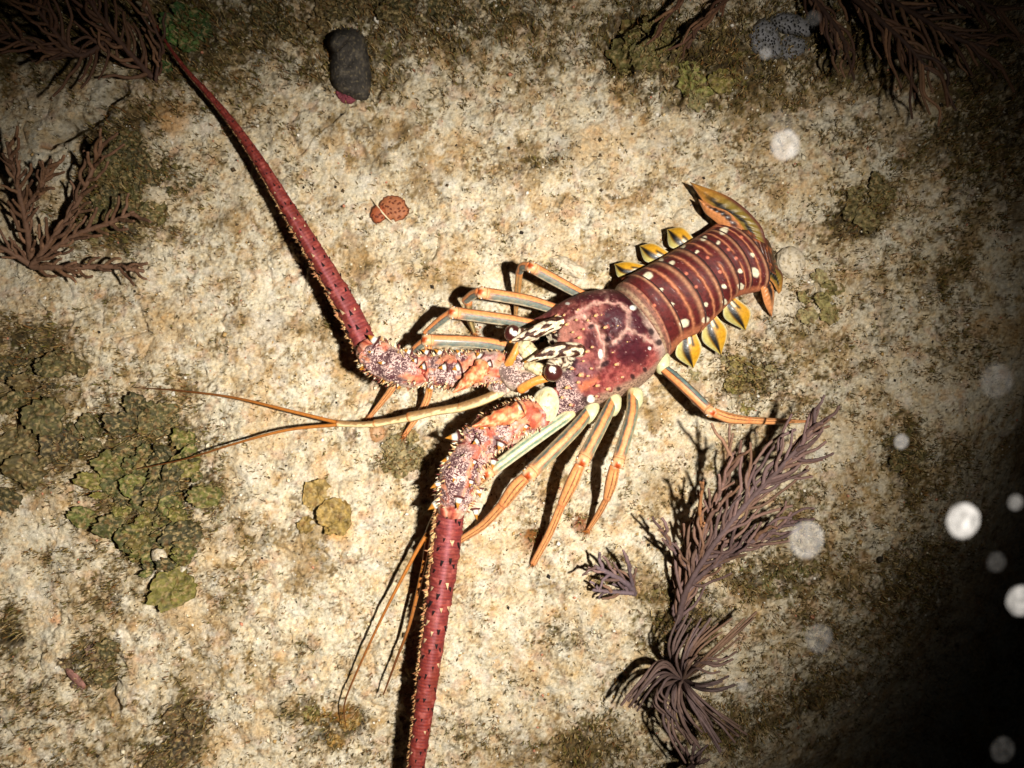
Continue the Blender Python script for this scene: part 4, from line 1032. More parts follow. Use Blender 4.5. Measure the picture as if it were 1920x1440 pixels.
antennule([([(938, 736, .054), (900, 752, .054), (862, 764, .052)], [9, 9.5, 9]), ([(864, 764, .052), (812, 772, .050), (768, 782, .048)], [9, 8, 10]), ([(768, 783, .048), (735, 789, .046), (704, 794, .044)], [8, 6.5, 8]), ([(704, 795, .044), (670, 796, .042), (634, 794, .040)], [6.5, 5.5, 6.5])],
          [([(636, 793, .040), (550, 772, .034), (440, 746, .026), (340, 733, .020), (256, 727, .014)], [3.6, 3.2, 2.5, 1.7, .7]), ([(636, 796, .040), (540, 806, .036), (440, 832, .032), (350, 860, .026), (256, 880, .020)], [3.6, 2.9, 2.2, 1.6, .7])], 'forked orange feeler pointing left between the antennae')
antennule([([(930, 772, .046), (880, 850, .036), (820, 960, .036)], [9, 8, 7]), ([(820, 960, .036), (811, 980, .036), (803, 997, .036)], [7, 7, 6])],
          [([(802, 998, .036), (772, 1050, .034), (720, 1150, .030), (668, 1262, .026), (646, 1320, .022), (648, 1362, .016)], [4.2, 3.6, 2.7, 2.0, 1.5, .7]), ([(804, 998, .036), (792, 1070, .034), (768, 1170, .030), (742, 1240, .027), (719, 1302, .024)], [4.8, 4.2, 3.2, 2.4, 1.4])], 'forked orange feeler lying beside the lower antenna')
# ------------------------------------------------------------------ sea plumes (soft corals)
def rod(name, pts, r, parent, col, seed, m=8, n=26, taper=True):
    q = cr(pts, n)
    path = P(q[:, 0], q[:, 1], q[:, 2])
    rr = np.linspace(1, .62, n) if taper else np.ones(n)
    ii = np.arange(n)[:, None]; jj = np.arange(m)[None, :]
    rr = (rr * r * S * .92)[:, None] * (1 + .42 * ((hsh(ii + int(seed * 13), jj + 0 * ii, 5) % 1000) / 1000.0 - .42))
    col = np.asarray(col)
    return tube(name, path, rr, M['plume'], parent, m=m, colf=lambda t, th: (lambda C: (lay(C, .55 * ss(-.1, .5, 1.7 * fbm(t * 5 + seed, th * .6 + 0 * t, 301, 2)), col * .62 + np.array([.02, .008, .0])), C)[-1])(np.zeros((t + th).shape + (3,)) + col))
def plume(name, label, base, stems, col, group=None, seed=1):
    """stems: dicts with path [(px,py,z)], r, and branchlet settings"""
    e = empty(name, P(base[0], base[1], gz(base[0], base[1])))
    tag(e, label, 'sea plume', group)
    rnd = random.Random(seed)
    for st in stems:
        br = empty('branch', P(*st['path'][0]), e)
        c = ph(*st.get('col', col))
        rod('stem', st['path'], st['r'], br, c * .9, seed, m=9, n=60)
        q = cr(st['path'], 200)
        s = np.concatenate([[0], np.cumsum(np.hypot(*np.diff(q[:, :2], axis=0).T))])
        pos = st.get('from', 8); side = 1
        while pos < s[-1]:
            i = min(int(np.searchsorted(s, pos)), 198)
            t = pos / s[-1]
            T = q[i + 1, :2] - q[i, :2]; T = T / (np.linalg.norm(T) + 1e-9)
            a0 = math.radians(st['ang'] + rnd.uniform(-18, 18)) * side; a1 = math.radians(st.get('end', 12) + rnd.gauss(0, 22)) * side
            if 'aim' in st:
                dd = np.array(st['aim'][0 if side > 0 else 1], float); dd /= np.linalg.norm(dd)
            L = st['len'] * rnd.uniform(.5, 1.18) * (st.get('prof', lambda u: 1)(t))
            p = q[i, :2].copy(); z = q[i, 2]; pts = [(p[0], p[1], z)]
            for k in range(4):
                u = (k + 1) / 4; a = a0 * (1 - u) + a1 * u
                d = np.array([T[0] * math.cos(a) - T[1] * math.sin(a), T[0] * math.sin(a) + T[1] * math.cos(a)])
                if 'aim' in st: d = d * (1 - u) + dd * u; d /= np.linalg.norm(d) + 1e-9
                p = p + d * L / 4 + np.array([-d[1], d[0]]) * L * .05 * rnd.gauss(0, 1)
                z = z + st.get('rise', .003) * rnd.uniform(.2, 1.6)
                pts.append((p[0], p[1], max(z, gz(p[0], p[1]) + .003)))
            cc = (lambda q: c * (1 - q) + ph(156, 116, 84) * q)(rnd.random() ** 2 * .7) * rnd.uniform(.6, 1.2) + np.array([.012, .003, 0]) * rnd.uniform(0, 1.5)
            rod('branchlet', pts, st.get('br', 3.6) * rnd.uniform(.85, 1.15), br, cc, pos)
            pos += st['step'] * rnd.uniform(.35, 1.7); side = -side if rnd.random() < .8 else side
    return e
hump = lambda u: .55 + .75 * math.sin(math.pi * min(1, u * .9 + .12))
PUR = (116, 94, 94); BRN = (132, 98, 78)
right_plume = plume('sea_plume', 'purple grey sea plume leaning to the upper right, below the lobster tail', (1268, 1185), [
    dict(path=[(1268, 1185, gz(1268, 1185)), (1286, 1110, .030), (1332, 1030, .055), (1402, 942, .070), (1472, 868, .088), (1530, 800, .102)], r=6.5, step=6.5, len=108, ang=30, end=4, rise=.003, prof=hump),
    dict(path=[(1290, 1100, .032), (1352, 1050, .050), (1430, 1005, .065), (1485, 978, .075)], r=5, step=8, len=76, ang=30, end=6, rise=.004),
    dict(path=[(1312, 1060, .042), (1318, 1000, .060), (1348, 930, .072), (1375, 850, .085)], r=4.8, step=11, len=76, ang=26, end=4, rise=.005, col=(138, 108, 100)),
    dict(path=[(1300, 1080, .034), (1262, 1030, .046), (1246, 1000, .056)], r=4, step=12, len=40, ang=40, end=0, rise=.004),
    dict(path=[(1318, 1000, .05), (1312, 960, .075), (1318, 905, .095)], r=4.2, step=60, len=12, ang=40, col=(186, 128, 84), from_=50),
], PUR, 'sea plumes', 5)
small_plume = plume('sea_plume', 'small purple sea plume tuft lying left of the large purple one', (1190, 1112), [
    dict(path=[(1190, 1112, gz(1190, 1112)), (1172, 1092, .022), (1140, 1074, .034), (1116, 1062, .040)], r=6, step=8, len=38, ang=55, end=30, rise=.004),
    dict(path=[(1190, 1112, gz(1190, 1112)), (1182, 1080, .026), (1176, 1044, .046)], r=4, step=10, len=34, ang=30, end=10, rise=.004),
    dict(path=[(1186, 1112, .014), (1150, 1110, .018), (1112, 1106, .022)], r=5, step=12, len=30, ang=50, end=30, rise=.002),
], (126, 106, 112), 'sea plumes', 6)
def spray(name, label, node, curves, col, seed, group='sea plumes'):
    e = empty(name, P(node[0], node[1], gz(node[0], node[1])))
    tag(e, label, 'sea plume', group)
    rnd = random.Random(seed)
    rod('stem', [(node[0] - 8, node[1] + 14, gz(node[0] - 8, node[1] + 14)), (node[0], node[1], .022), (node[0] + 3, node[1] - 10, .030)], 8, e, ph(*col), seed, m=9)
    for cv in curves:
        k = len(cv); pts = [(node[0], node[1], .024)]
        for j, (x, y) in enumerate(cv):
            zz = .030 + .034 * math.sin((j + 1) / k * 2.2)
            pts.append((x, y, max(zz, gz(x, y) + .004)))
        br = empty('branch', P(*pts[0]), e)
        c = ph(*col) * rnd.uniform(.7, 1.2); q_ = rnd.random() ** 2 * .6; c = c * (1 - q_) + ph(150, 112, 80) * q_
        rod('branchlet', pts, rnd.uniform(3.4, 4.6), br, c, rnd.uniform(0, 9), n=20)
        for d in range(4):   # thinner ones beside each curve
            ox, oy = rnd.uniform(-17, 17), rnd.uniform(-17, 17); f = rnd.uniform(.6, 1.02)
            p2 = [pts[0]] + [(node[0] + (x - node[0]) * f + ox * (j + 1) / k, node[1] + (y - node[1]) * f + oy * (j + 1) / k, z + rnd.uniform(-.004, .006)) for j, (x, y, z) in enumerate(pts[1:])]
            rod('branchlet', p2, rnd.uniform(2.8, 3.8), br, c * rnd.uniform(.75, 1.1), rnd.uniform(0, 9), n=18)
    return e
spray('sea_plume', 'purple grey sea plume with drooping branchlets near the bottom edge', (1280, 1275), [
    [(1262, 1215), (1290, 1150)], [(1290, 1222), (1332, 1160)], [(1316, 1205), (1372, 1160)], [(1335, 1225), (1418, 1148)], [(1296, 1215), (1322, 1176)], [(1240, 1240), (1200, 1278), (1165, 1322)], [(1240, 1262), (1208, 1290), (1184, 1320)],
    [(1236, 1290), (1228, 1322), (1262, 1352)], [(1250, 1304), (1246, 1360), (1286, 1408)], [(1272, 1322), (1288, 1368), (1312, 1402)], [(1292, 1312), (1328, 1368), (1352, 1408)], [(1302, 1308), (1348, 1356), (1378, 1392)], [(1312, 1318), (1342, 1346), (1384, 1380)],
    [(1318, 1292), (1350, 1292), (1378, 1284)], [(1312, 1240), (1350, 1246), (1374, 1236)], [(1266, 1300), (1262, 1370), (1300, 1430)]], (106, 86, 84), 9)
spray('sea_plume', 'tiny dark sea plume sprig at the bottom edge below the drooping one', (1300, 1432), [[(1290, 1415), (1286, 1400)], [(1306, 1416), (1318, 1404)], [(1316, 1430), (1330, 1424)], [(1292, 1450), (1284, 1470)]], (84, 66, 66), 10)
plume('sea_plume', 'brown sea plume with forked fronds at the left edge', (55, 505), [
    dict(path=[(60, 500, gz(60, 500)), (50, 425, .030), (32, 345, .048), (14, 268, .062)], r=7, step=11, br=3.9, len=46, ang=45, end=20, rise=.004),
    dict(path=[(62, 495, .015), (104, 440, .030), (150, 372, .044), (192, 272, .058)], r=6, step=11, br=3.9, len=48, ang=42, end=16, rise=.004),
    dict(path=[(66, 490, .014), (140, 442, .028), (205, 418, .036), (250, 398, .040)], r=6, step=11, br=3.9, len=42, ang=50, end=16, rise=.003),
    dict(path=[(60, 500, .014), (130, 502, .024), (210, 500, .030), (268, 508, .032)], r=6.5, step=11, br=3.9, len=40, ang=52, end=14, rise=.003),
    dict(path=[(56, 496, .012), (14, 470, .024), (-30, 452, .034)], r=6, step=11, br=3.9, len=46, ang=45, end=14, rise=.003),
    dict(path=[(40, 400, .032), (78, 350, .046), (96, 300, .056)], r=5, step=11, br=3.9, len=36, ang=45, end=16, rise=.003),
], (140, 104, 82), 'sea plumes', 21)
plume('sea_plume', 'dark brown feathery sea plume in the upper left corner', (292, 152), [
    dict(path=[(292, 152, gz(292, 152)), (240, 96, .030), (196, 44, .052), (160, -14, .070)], r=6.5, step=9, len=96, ang=52, end=-6, rise=.005, prof=hump),
    dict(path=[(214, 66, .034), (150, 104, .048), (96, 52, .064), (52, -8, .080)], r=6, step=9, len=88, ang=56, end=14, rise=.004, prof=hump),
    dict(path=[(148, 104, .046), (90, 96, .056), (20, 66, .070), (-40, 40, .08)], r=5, step=9, len=70, ang=46, end=10, rise=.004),
    dict(path=[(292, 150, .014), (300, 80, .026), (268, 10, .044)], r=4, step=11, len=50, ang=40, end=10, rise=.003),
], (96, 68, 56), 'sea plumes', 22)
plume('sea_plume', 'dark sea plume with long hanging branchlets in the upper right corner', (1620, -20), [
    dict(path=[(1500, -30, .02), (1560, 40, .040), (1590, 92, .050)], r=6, step=8, len=95, ang=40, end=10, rise=.003, aim=((.3, 1), (-.35, 1))),
    dict(path=[(1560, -40, .03), (1640, 30, .055), (1700, 84, .070), (1738, 130, .075)], r=6, step=8, len=120, ang=40, end=10, rise=.002, aim=((.25, 1), (.1, 1))),
    dict(path=[(1600, -40, .04), (1720, 30, .065), (1790, 70, .080), (1850, 90, .085)], r=6, step=8, len=110, ang=40, end=10, rise=.002, aim=((.45, 1), (1, .1))),
    dict(path=[(1680, -50, .05), (1800, -10, .075), (1880, 20, .085)], r=6, step=9, len=90, ang=40, end=10, rise=.002, aim=((.7, 1), (1, -.2))),
], (70, 50, 42), 'sea plumes', 23)
plume('sea_plume', 'sparse brown sea plume twigs at the top edge above the grey sponge', (1390, -20), [
    dict(path=[(1400, -30, .02), (1350, 10, .035), (1310, 50, .045), (1290, 90, .050)], r=4.5, step=16, len=60, ang=30, end=5, rise=.003, aim=((-.3, 1), (-.9, .6))),
    dict(path=[(1300, -30, .02), (1270, 10, .03), (1235, 50, .04)], r=4, step=18, len=46, ang=30, end=5, rise=.003, aim=((-.4, 1), (-.8, .6))),
], (92, 62, 48), 'sea plumes', 24)

# ------------------------------------------------------------------ leafy brown and green algae
def blade(parent, px, py, r, rot, col, seed, lift=.010, ecc=.8, ruffle=.30, base_z=None):
    """a ruffled fan held at one side, its free edge lifted off the rock, real thickness"""
    n, m = 14, 56
    rr = np.linspace(0.02, 1, n)[:, None]; th = np.linspace(0, 2 * math.pi, m, endpoint=False)[None, :]
    rf = ruffle + (.14 if r < 22 else .0)
    lob = np.clip(1 + rf * 1.7 * fbm(np.cos(th) * 1.7 + seed * 3.1, np.sin(th) * 1.7 + seed, 310, 4, .75), .35, 1.75)
    ux = rr * np.cos(th) * lob; uy = rr * np.sin(th) * lob * ecc
    R = math.radians(rot)
    qx = px + r * (ux * math.cos(R) - uy * math.sin(R)); qy = py + r * (ux * math.sin(R) + uy * math.cos(R))
    zb = hmap(qx, qy)
    zb = zb.mean() * .5 + zb * .5
    wv = np.sin(th * 2 + seed) * .5 + np.sin(th * 3 + seed * 2.3) * .45 + np.sin(th * 5 + seed * 1.7) * .30
    off = lift * ((seed * 7.31) % 1.0) * .55
    z = zb - .0005 + off + lift * .38 * np.clip(ux * .7 + .45, 0, 1.3) + r * S * .20 * wv * rr ** 2.2 + .0026 * 1.7 * fbm(qx / 12 + seed, qy / 12, 311, 4, .6)
    C = np.zeros(qx.shape + (3,)) + ph(*col)
    f = 1.7 * fbm(qx / 9, qy / 9, 312 + int(seed) % 5, 3)
    lay(C, .75 * ss(.0, .5, f), ph(*col) * .38); lay(C, .5 * ss(.2, .6, -f), ph(*col) * 1.5 + .02)
    lay(C, .75 * ss(.10, .5, 1.7 * fbm(qx / 7, qy / 7, 314, 3) + .25 * f), ph(176, 152, 104)); lay(C, .6 * ss(.25, .6, 1.7 * fbm(qx / 12, qy / 12, 316, 3)), ph(120, 84, 44))
    lay(C, .35 * ss(.88, .98, rr) + 0 * th, ph(*col) * 1.4)
    top = np.stack([(qx - 960) * S, (720 - qy) * S, z], -1).reshape(-1, 3); bot = top - np.array([0, 0, .0012])
    F = gridf(n, m, True); last = (n - 1) * m
    rim = np.array([[last + j, last + (j + 1) % m, last + (j + 1) % m + n * m, last + j + n * m] for j in range(m)])
    V = np.vstack([top, bot]); FF = np.vstack([F[:, ::-1], F + n * m, rim])
    return mk('blade', V, FF, M['alga'], parent, np.vstack([C.reshape(-1, 3)] * 2))
OLIVE = [(98, 96, 38), (76, 76, 32), (118, 110, 46), (86, 80, 42), (62, 58, 26), (98, 100, 42), (104, 90, 38)]
def clump(label, spots, cols=OLIVE, seed=0, cat='seaweed', name='brown_seaweed', lift=.010, extra=None, group=None, ruffle=.30):
    """spots: (px,py,r[,rot]); extra: (cx,cy,rx,ry,count,rmin,rmax) random filling"""
    sx = float(np.mean([s[0] for s in spots])) if spots else extra[0]; sy = float(np.mean([s[1] for s in spots])) if spots else extra[1]
    e = empty(name, (((sx - 960) * S), (720 - sy) * S, gz(sx, sy)))
    tag(e, label, cat, group)
    rnd = random.Random(seed)
    L = [tuple(s) for s in spots]
    if extra:
        for ex in (extra if isinstance(extra, list) else [extra]):
            cx, cy, rx, ry, cnt, r0, r1 = ex
            for k in range(cnt):
                a = rnd.uniform(0, 2 * math.pi); d = math.sqrt(rnd.random())
                L.append((cx + rx * d * math.cos(a), cy + ry * d * math.sin(a), rnd.uniform(r0, r1)))
    for k, s in enumerate(L):
        rot = s[3] if len(s) > 3 else rnd.uniform(120, 240)
        blade(e, s[0], s[1], s[2], rot, rnd.choice(cols), seed + k * 1.37, lift * rnd.uniform(.5, 1.35), rnd.uniform(.6, .95), ruffle)
    return e
clump('large olive brown ruffled seaweed mass left of the long forked feeler', [(234, 794, 30, 190), (262, 758, 22, 230), (300, 784, 36, 200), (252, 848, 34, 170), (215, 868, 34, 180), (230, 900, 38, 190), (178, 900, 26, 200), (160, 968, 24, 190), (330, 1100, 46, 150), (298, 1046, 26, 180), (260, 1010, 34, 200), (352, 870, 30, 160), (390, 930, 30, 180), (300, 930, 44, 180), (215, 985, 26, 200), (345, 1000, 36, 170)],
      seed=40, lift=.020, extra=[(285, 900, 95, 110, 50, 7, 24), (300, 1020, 65, 60, 24, 6, 18)])
clump('dark ruffled seaweed mat at the left edge beside the pale rock', [(30, 752, 26), (20, 935, 24), (60, 880, 34), (120, 838, 36), (170, 800, 24), (110, 690, 26), (150, 690, 18), (40, 830, 40), (95, 780, 36)],
      cols=[(82, 76, 36), (66, 60, 30), (92, 80, 42), (60, 52, 26), (100, 82, 42)], seed=80, extra=[(60, 680, 80, 50, 16, 7, 20), (80, 840, 95, 42, 16, 7, 20)], lift=.019)
clump('small yellow brown seaweed with three lobes left of the lower antenna', [(600, 928, 32, 240), (632, 958, 32, 160), (578, 982, 17, 160), (642, 975, 24, 90), (625, 985, 14, 90)], cols=[(158, 130, 66), (146, 118, 58), (164, 134, 72)], seed=120, lift=.018, ruffle=.18)
clump('grey olive fuzzy seaweed patch between the left feeler and lower antenna', [(745, 838, 28, 200), (770, 862, 30, 180), (740, 880, 24, 200)], cols=[(150, 130, 84), (126, 112, 70), (138, 124, 88)], seed=130, lift=.006, extra=(760, 850, 45, 38, 10, 9, 18))
clump('bright green leafy seaweed at the top left beside the antenna tip', [(325, 50, 26, 200), (350, 28, 24, 200), (372, 35, 22, 180), (382, 60, 20, 200), (360, 90, 20, 160), (330, 72, 20, 210), (310, 128, 14, 200), (345, 60, 22, 190)], cols=[(62, 100, 34), (74, 112, 42), (56, 88, 36), (84, 108, 48)], seed=150, name='green_seaweed', lift=.012)
clump('olive seaweed clump on the rock shelf at the upper right', [(1190, 40, 26), (1225, 55, 30), (1175, 95, 36), (1215, 110, 34), (1250, 90, 24)], cols=[(104, 96, 48), (120, 108, 56), (88, 82, 40), (124, 112, 78)], seed=170, extra=(1205, 85, 60, 55, 14, 12, 26))
clump('pale green and ochre seaweed blades below the grey sponge', [(1300, 165, 34, 200), (1352, 160, 30, 180), (1290, 140, 22), (1305, 195, 18)], cols=[(138, 136, 70), (124, 112, 50), (140, 130, 84)], seed=190, lift=.008)
clump('olive seaweed blades below the tail flaps, beside the rearmost leg', [(1390, 680, 24, 200), (1375, 720, 18, 190), (1420, 700, 20, 180), (1400, 765, 14), (1300, 700, 14, 40)], cols=[(150, 132, 72), (136, 124, 64), (120, 108, 56), (152, 140, 100)], seed=210, lift=.006, extra=(1410, 700, 60, 50, 8, 6, 14))
clump('folded dark olive seaweed right of the tail fan', [(1610, 380, 30, 200), (1625, 410, 28, 190), (1650, 370, 28, 170), (1640, 345, 20), (1590, 405, 16, 200)], cols=[(104, 92, 52), (92, 82, 44), (116, 104, 62)], seed=230, lift=.010)
clump('curled pale olive seaweed just right of the tail end', [(1535, 520, 18, 200), (1560, 540, 22, 190), (1540, 565, 18, 180), (1510, 592, 22, 190), (1556, 590, 20), (1500, 560, 14)], cols=[(150, 138, 84), (164, 150, 104), (128, 116, 66)], seed=250, lift=.010)
clump('dark seaweed scrap around a pinkish leaf at the lower left', [(125, 1245, 16, 230), (150, 1285, 14, 200), (190, 1240, 20), (200, 1270, 20), (205, 1215, 20), (180, 1215, 16)], cols=[(96, 78, 52), (84, 76, 40), (110, 84, 72)], seed=270, lift=.008)
clump('ragged brown seaweed tuft at the bottom left', [(330, 1345, 22), (350, 1370, 22), (340, 1400, 24), (365, 1340, 18), (300, 1425, 24)], cols=[(84, 66, 44), (98, 80, 50), (70, 58, 36)], seed=290, lift=.008)
clump('mossy yellow green seaweed beside the curled feeler tip', [(600, 1342, 22, 200), (585, 1335, 16, 210), (630, 1390, 18), (655, 1360, 18)], cols=[(130, 120, 60), (120, 110, 70), (146, 110, 48)], seed=310, lift=.007)
clump('dark seaweed tufts above the grey stone at the top edge', [(620, 20, 26), (655, 20, 22), (690, 15, 26), (600, 50, 18), (735, 30, 26)], cols=[(84, 72, 36), (100, 80, 44), (70, 64, 32)], seed=330, lift=.012, extra=(680, 10, 90, 26, 10, 12, 24))
clump('dark olive seaweed spread along the top edge', [(820, 14, 22), (880, 30, 16), (940, 8, 24), (500, 18, 26), (450, 44, 18), (540, 64, 15)], cols=[(84, 76, 38), (96, 84, 46), (76, 70, 34)], seed=350, lift=.004, extra=(700, 25, 300, 40, 16, 6, 14))
clump('dark mottled seaweed mat right of the left sea plume', [(215, 330, 30), (240, 300, 26), (225, 375, 28), (260, 345, 22), (300, 400, 24), (210, 415, 30), (255, 270, 22)], cols=[(86, 80, 40), (100, 90, 46), (72, 66, 34)], seed=370, lift=.007, extra=[(230, 345, 55, 80, 20, 10, 22), (310, 330, 80, 30, 8, 8, 16)])
clump('low olive seaweed right of the purple sea plume', [(1690, 830, 18), (1680, 870, 16), (1710, 860, 14)], cols=[(96, 86, 46), (84, 76, 42)], seed=390, lift=.004, extra=(1690, 850, 40, 40, 6, 6, 14))
clump('greenish seaweed scraps between the two purple sea plumes', [(1440, 1080, 18), (1480, 1070, 14), (1400, 1100, 14)], cols=[(100, 96, 50), (110, 104, 56)], seed=400, lift=.004, extra=(1450, 1085, 70, 34, 8, 6, 14))

# ------------------------------------------------------------------ sponges, coral, small finds
def c_stone(ux, uy, uz, px, py):
    f = 1.7 * fbm(px / 14, py / 14, 330, 4); C = np.zeros(ux.shape + (3,)) + ph(92, 84, 78); lay(C, .6 * ss(.1, .5, f), ph(66, 60, 58)); lay(C, .5 * ss(.3, .6, -f), ph(124, 112, 98)); lay(C, .8 * ss(.45, .6, 1.7 * fbm(px / 4, py / 4, 331, 2)), ph(176, 160, 130)); return C
def patch(name, outline, hgt, mat, parent, colfn, seed, prof=3.0, rough=.001, relief=None, n=60, m=130):
    """a low lump whose rim follows a closed outline in photo pixels, sitting on the seabed"""
    o = np.array(outline, float); c = o.mean(0)
    q = np.vstack([o[-1:], o, o[:2]])
    rim = cr(q, (len(q) - 1) * 40 + 1)[40:40 * (len(o) + 1)]
    rim = rim[np.linspace(0, len(rim) - 1, m).astype(int)]
    rr = np.linspace(.01, 1, n)[:, None]
    jag = 1 + .03 * 1.7 * fbm(np.arange(m) * .9, np.arange(m) * .31, seed, 3)[None, :] * ss(.5, 1, rr)
    px = c[0] + (rim[None, :, 0] - c[0]) * rr * jag; py = c[1] + (rim[None, :, 1] - c[1]) * rr * jag
    z = hmap(c[0], c[1]) * .7 + hmap(px, py) * .3 - .002 + hgt * np.sqrt(np.clip(1 - rr ** prof, 0, 1)) + rough * 1.7 * fbm(px / 12, py / 12, seed, 4)
    if relief is not None: z = z + relief(px, py, rr)
    C = colfn(px, py, rr)
    V = P(px, py, z).reshape(-1, 3); F = gridf(n, m, True)
    a, b, d = V[F[0, 0]], V[F[0, 1]], V[F[0, 2]]
    if np.cross(b - a, d - a)[2] < 0: F = F[:, ::-1]
    return mk(name, V, np.ascontiguousarray(F), mat, parent, C.reshape(-1, 3))
st = empty('grey_sponge', G(655, 120)); tag(st, 'smooth dark grey sponge lobe near the top edge', 'sponge')
def c_slab(px, py, rr):
    f = 1.7 * fbm(px / 18, py / 18, 330, 4); C = np.zeros(px.shape + (3,)) + ph(74, 68, 62); lay(C, .6 * ss(.1, .5, f), ph(54, 50, 46)); lay(C, .7 * ss(.35, .6, 1.7 * fbm(px / 6, py / 6, 333, 3)), ph(130, 116, 90)); lay(C, .5 * ss(.1, .6, -f + .4 * 1.7 * fbm(px / 5, py / 5, 332, 3)), ph(118, 108, 94)); return C
patch('body', [(612, 78), (622, 58), (650, 50), (678, 60), (690, 96), (697, 140), (694, 176), (684, 190), (662, 186), (640, 178), (622, 158), (616, 128), (619, 100)], .026, M['sponge'], st, c_slab, 41, 3.5, .0012)
patch('lobe', [(613, 80), (624, 60), (648, 54), (662, 62), (650, 84), (632, 102), (620, 98)], .034, M['sponge'], st, c_slab, 44, 4, .0008)
patch('crust', [(628, 172), (640, 166), (660, 178), (668, 188), (656, 196), (638, 190)], .010, M['sponge'], st, lambda px, py, rr: np.zeros(px.shape + (3,)) + ph(140, 70, 80), 47, 2.5, .002)
# porous grey sponge
ps = empty('porous_sponge', G(1463, 68)); tag(ps, 'pale grey sponge riddled with small holes at the upper right', 'sponge')
def c_por(px, py, rr):
    C = np.zeros(px.shape + (3,)) + ph(140, 138, 140); lay(C, .6 * ss(.0, .5, 1.7 * fbm(px / 16, py / 16, 72, 3)), ph(104, 100, 92)); lay(C, .7 * ss(.8, 1, rr + .15 * 1.7 * fbm(px / 9, py / 9, 73, 3)), ph(110, 98, 70)); return C
def r_por(px, py, rr):
    d1, d2, cid = worley(px / 5.8, py / 5.8, 71)
    return -.0045 * ss(.38, .24, d1) * (cid > .25) * ss(1, .9, rr)
patch('lobe', [(1402, 78), (1408, 52), (1428, 34), (1452, 40), (1462, 64), (1470, 92), (1462, 110), (1434, 112), (1412, 100)], .016, M['sponge'], ps, c_por, 71, 3, .001, r_por, 80, 150)
patch('lobe', [(1440, 34), (1472, 22), (1508, 32), (1530, 54), (1516, 70), (1486, 66), (1460, 60)], .018, M['sponge'], ps, c_por, 75, 3, .001, r_por, 70, 130)
patch('lobe', [(1466, 66), (1500, 68), (1516, 80), (1506, 102), (1480, 114), (1462, 104)], .014, M['sponge'], ps, c_por, 79, 3, .001, r_por, 60, 110)
# spotted brown coral: two lobes
co = empty('spotted_coral', G(730, 392)); tag(co, 'small rust brown coral with dark dots, two lobes, right of the left antenna', 'coral')
def spotted(cx, cy, rx, ry, rot, seed, k):
    n, m = 50, 90
    rr = np.linspace(0.01, 1, n)[:, None]; th = np.linspace(0, 2 * math.pi, m, endpoint=False)[None, :]
    lob = 1 + .10 * 1.7 * fbm(np.cos(th) * 1.6 + seed, np.sin(th) * 1.6, seed, 3) + .05 * 1.7 * fbm(np.cos(th) * 6, np.sin(th) * 6 + seed, 9, 2)
    R = math.radians(rot); ux = rr * np.cos(th) * lob * rx; uy = rr * np.sin(th) * lob * ry
    px = cx + ux * math.cos(R) - uy * math.sin(R); py = cy + ux * math.sin(R) + uy * math.cos(R)
    d1, d2, cid = worley(px / 8.6 + .1 * np.sin(py), py / 8.6, seed)
    dot = ss(.30, .16, d1)
    z = gz(cx, cy) + .001 + .0060 * np.sqrt(np.clip(1 - rr ** 3, 0, 1)) - .0011 * dot
    C = np.zeros(px.shape + (3,)) + ph(*k); lay(C, .85 * dot, ph(92, 34, 22)); lay(C, .7 * ss(.84, .97, rr) + 0 * th, ph(100, 46, 26))
    return mk('lobe', P(px, py, z).reshape(-1, 3), np.ascontiguousarray(gridf(n, m, True)[:, ::-1]), M['coral'], co, C.reshape(-1, 3))
spotted(738, 391, 29, 24, 30, 3, (172, 104, 66)); spotted(709, 401, 15, 18, 20, 8, (166, 86, 50))
th_ = tube('pale_thread', np.array([G(x, y, .0068 if 700 < x < 734 else .002) for x, y in ((696, 372), (708, 386), (718, 400), (727, 410), (736, 418))]), np.array([.6, .9, 1.1, .9, .5]) * S * 1.6, M['bristle'], None, m=7, colf=lambda t, th: np.zeros((t + th).shape + (3,)) + ph(240, 214, 176))
tag(th_, 'thin pale thread lying across the spotted brown coral', 'thread')
# round ochre polyp and a few pale rubble stones
def c_pol(ux, uy, uz, px, py):
    C = np.zeros(ux.shape + (3,)) + ph(176, 130, 88); lay(C, ss(.6, .3, np.hypot(ux, uy)), ph(206, 166, 128)); return C
tag(blob('polyp', (706, 812, gz(706, 812) + .0008), 15, 17, .0024, 0, M['coral'], None, c_pol, .08, 51), 'round ochre polyp under the forked feeler stalk', 'polyp')
def c_rub(ux, uy, uz, px, py):
    f = 1.7 * fbm(px / 9, py / 9, 340, 4); C = np.zeros(ux.shape + (3,)) + ph(224, 208, 182); lay(C, .6 * ss(.1, .5, f), ph(178, 154, 112)); lay(C, .7 * ss(.5, .7, 1.7 * fbm(px / 4, py / 4, 341, 2)), ph(90, 74, 50)); return C
tag(blob('rubble_stone', (1482, 492, gz(1482, 492) + .001), 27, 30, .008, 0, M['sponge'], None, c_rub, .12, 55, 30, 44), 'rounded pale stone touching the outer tail fan', 'stone', 'pale stones')
tag(blob('rubble_stone', (1468, 572, gz(1468, 572)), 28, 32, .007, 20, M['sponge'], None, c_rub, .18, 58, 30, 44), 'flat pale stone beside the lowest tail fan blade', 'stone', 'pale stones')
tag(blob('rubble_stone', (1065, 500, gz(1065, 500) - .002), 40, 16, .010, 25, M['sponge'], None, c_rub, .2, 61, 30, 44), 'long low tan stone above the rearmost far leg', 'stone', 'pale stones')
tag(blob('rubble_stone', (298, 1042, gz(298, 1042) + .012), 15, 14, .006, 20, M['sponge'], None, c_rub, .12, 64), 'small round pale stone sitting in the large olive seaweed', 'stone', 'pale stones')
def c_leaf(ux, uy, uz, px, py): return np.zeros(ux.shape + (3,)) + ph(150, 104, 92)
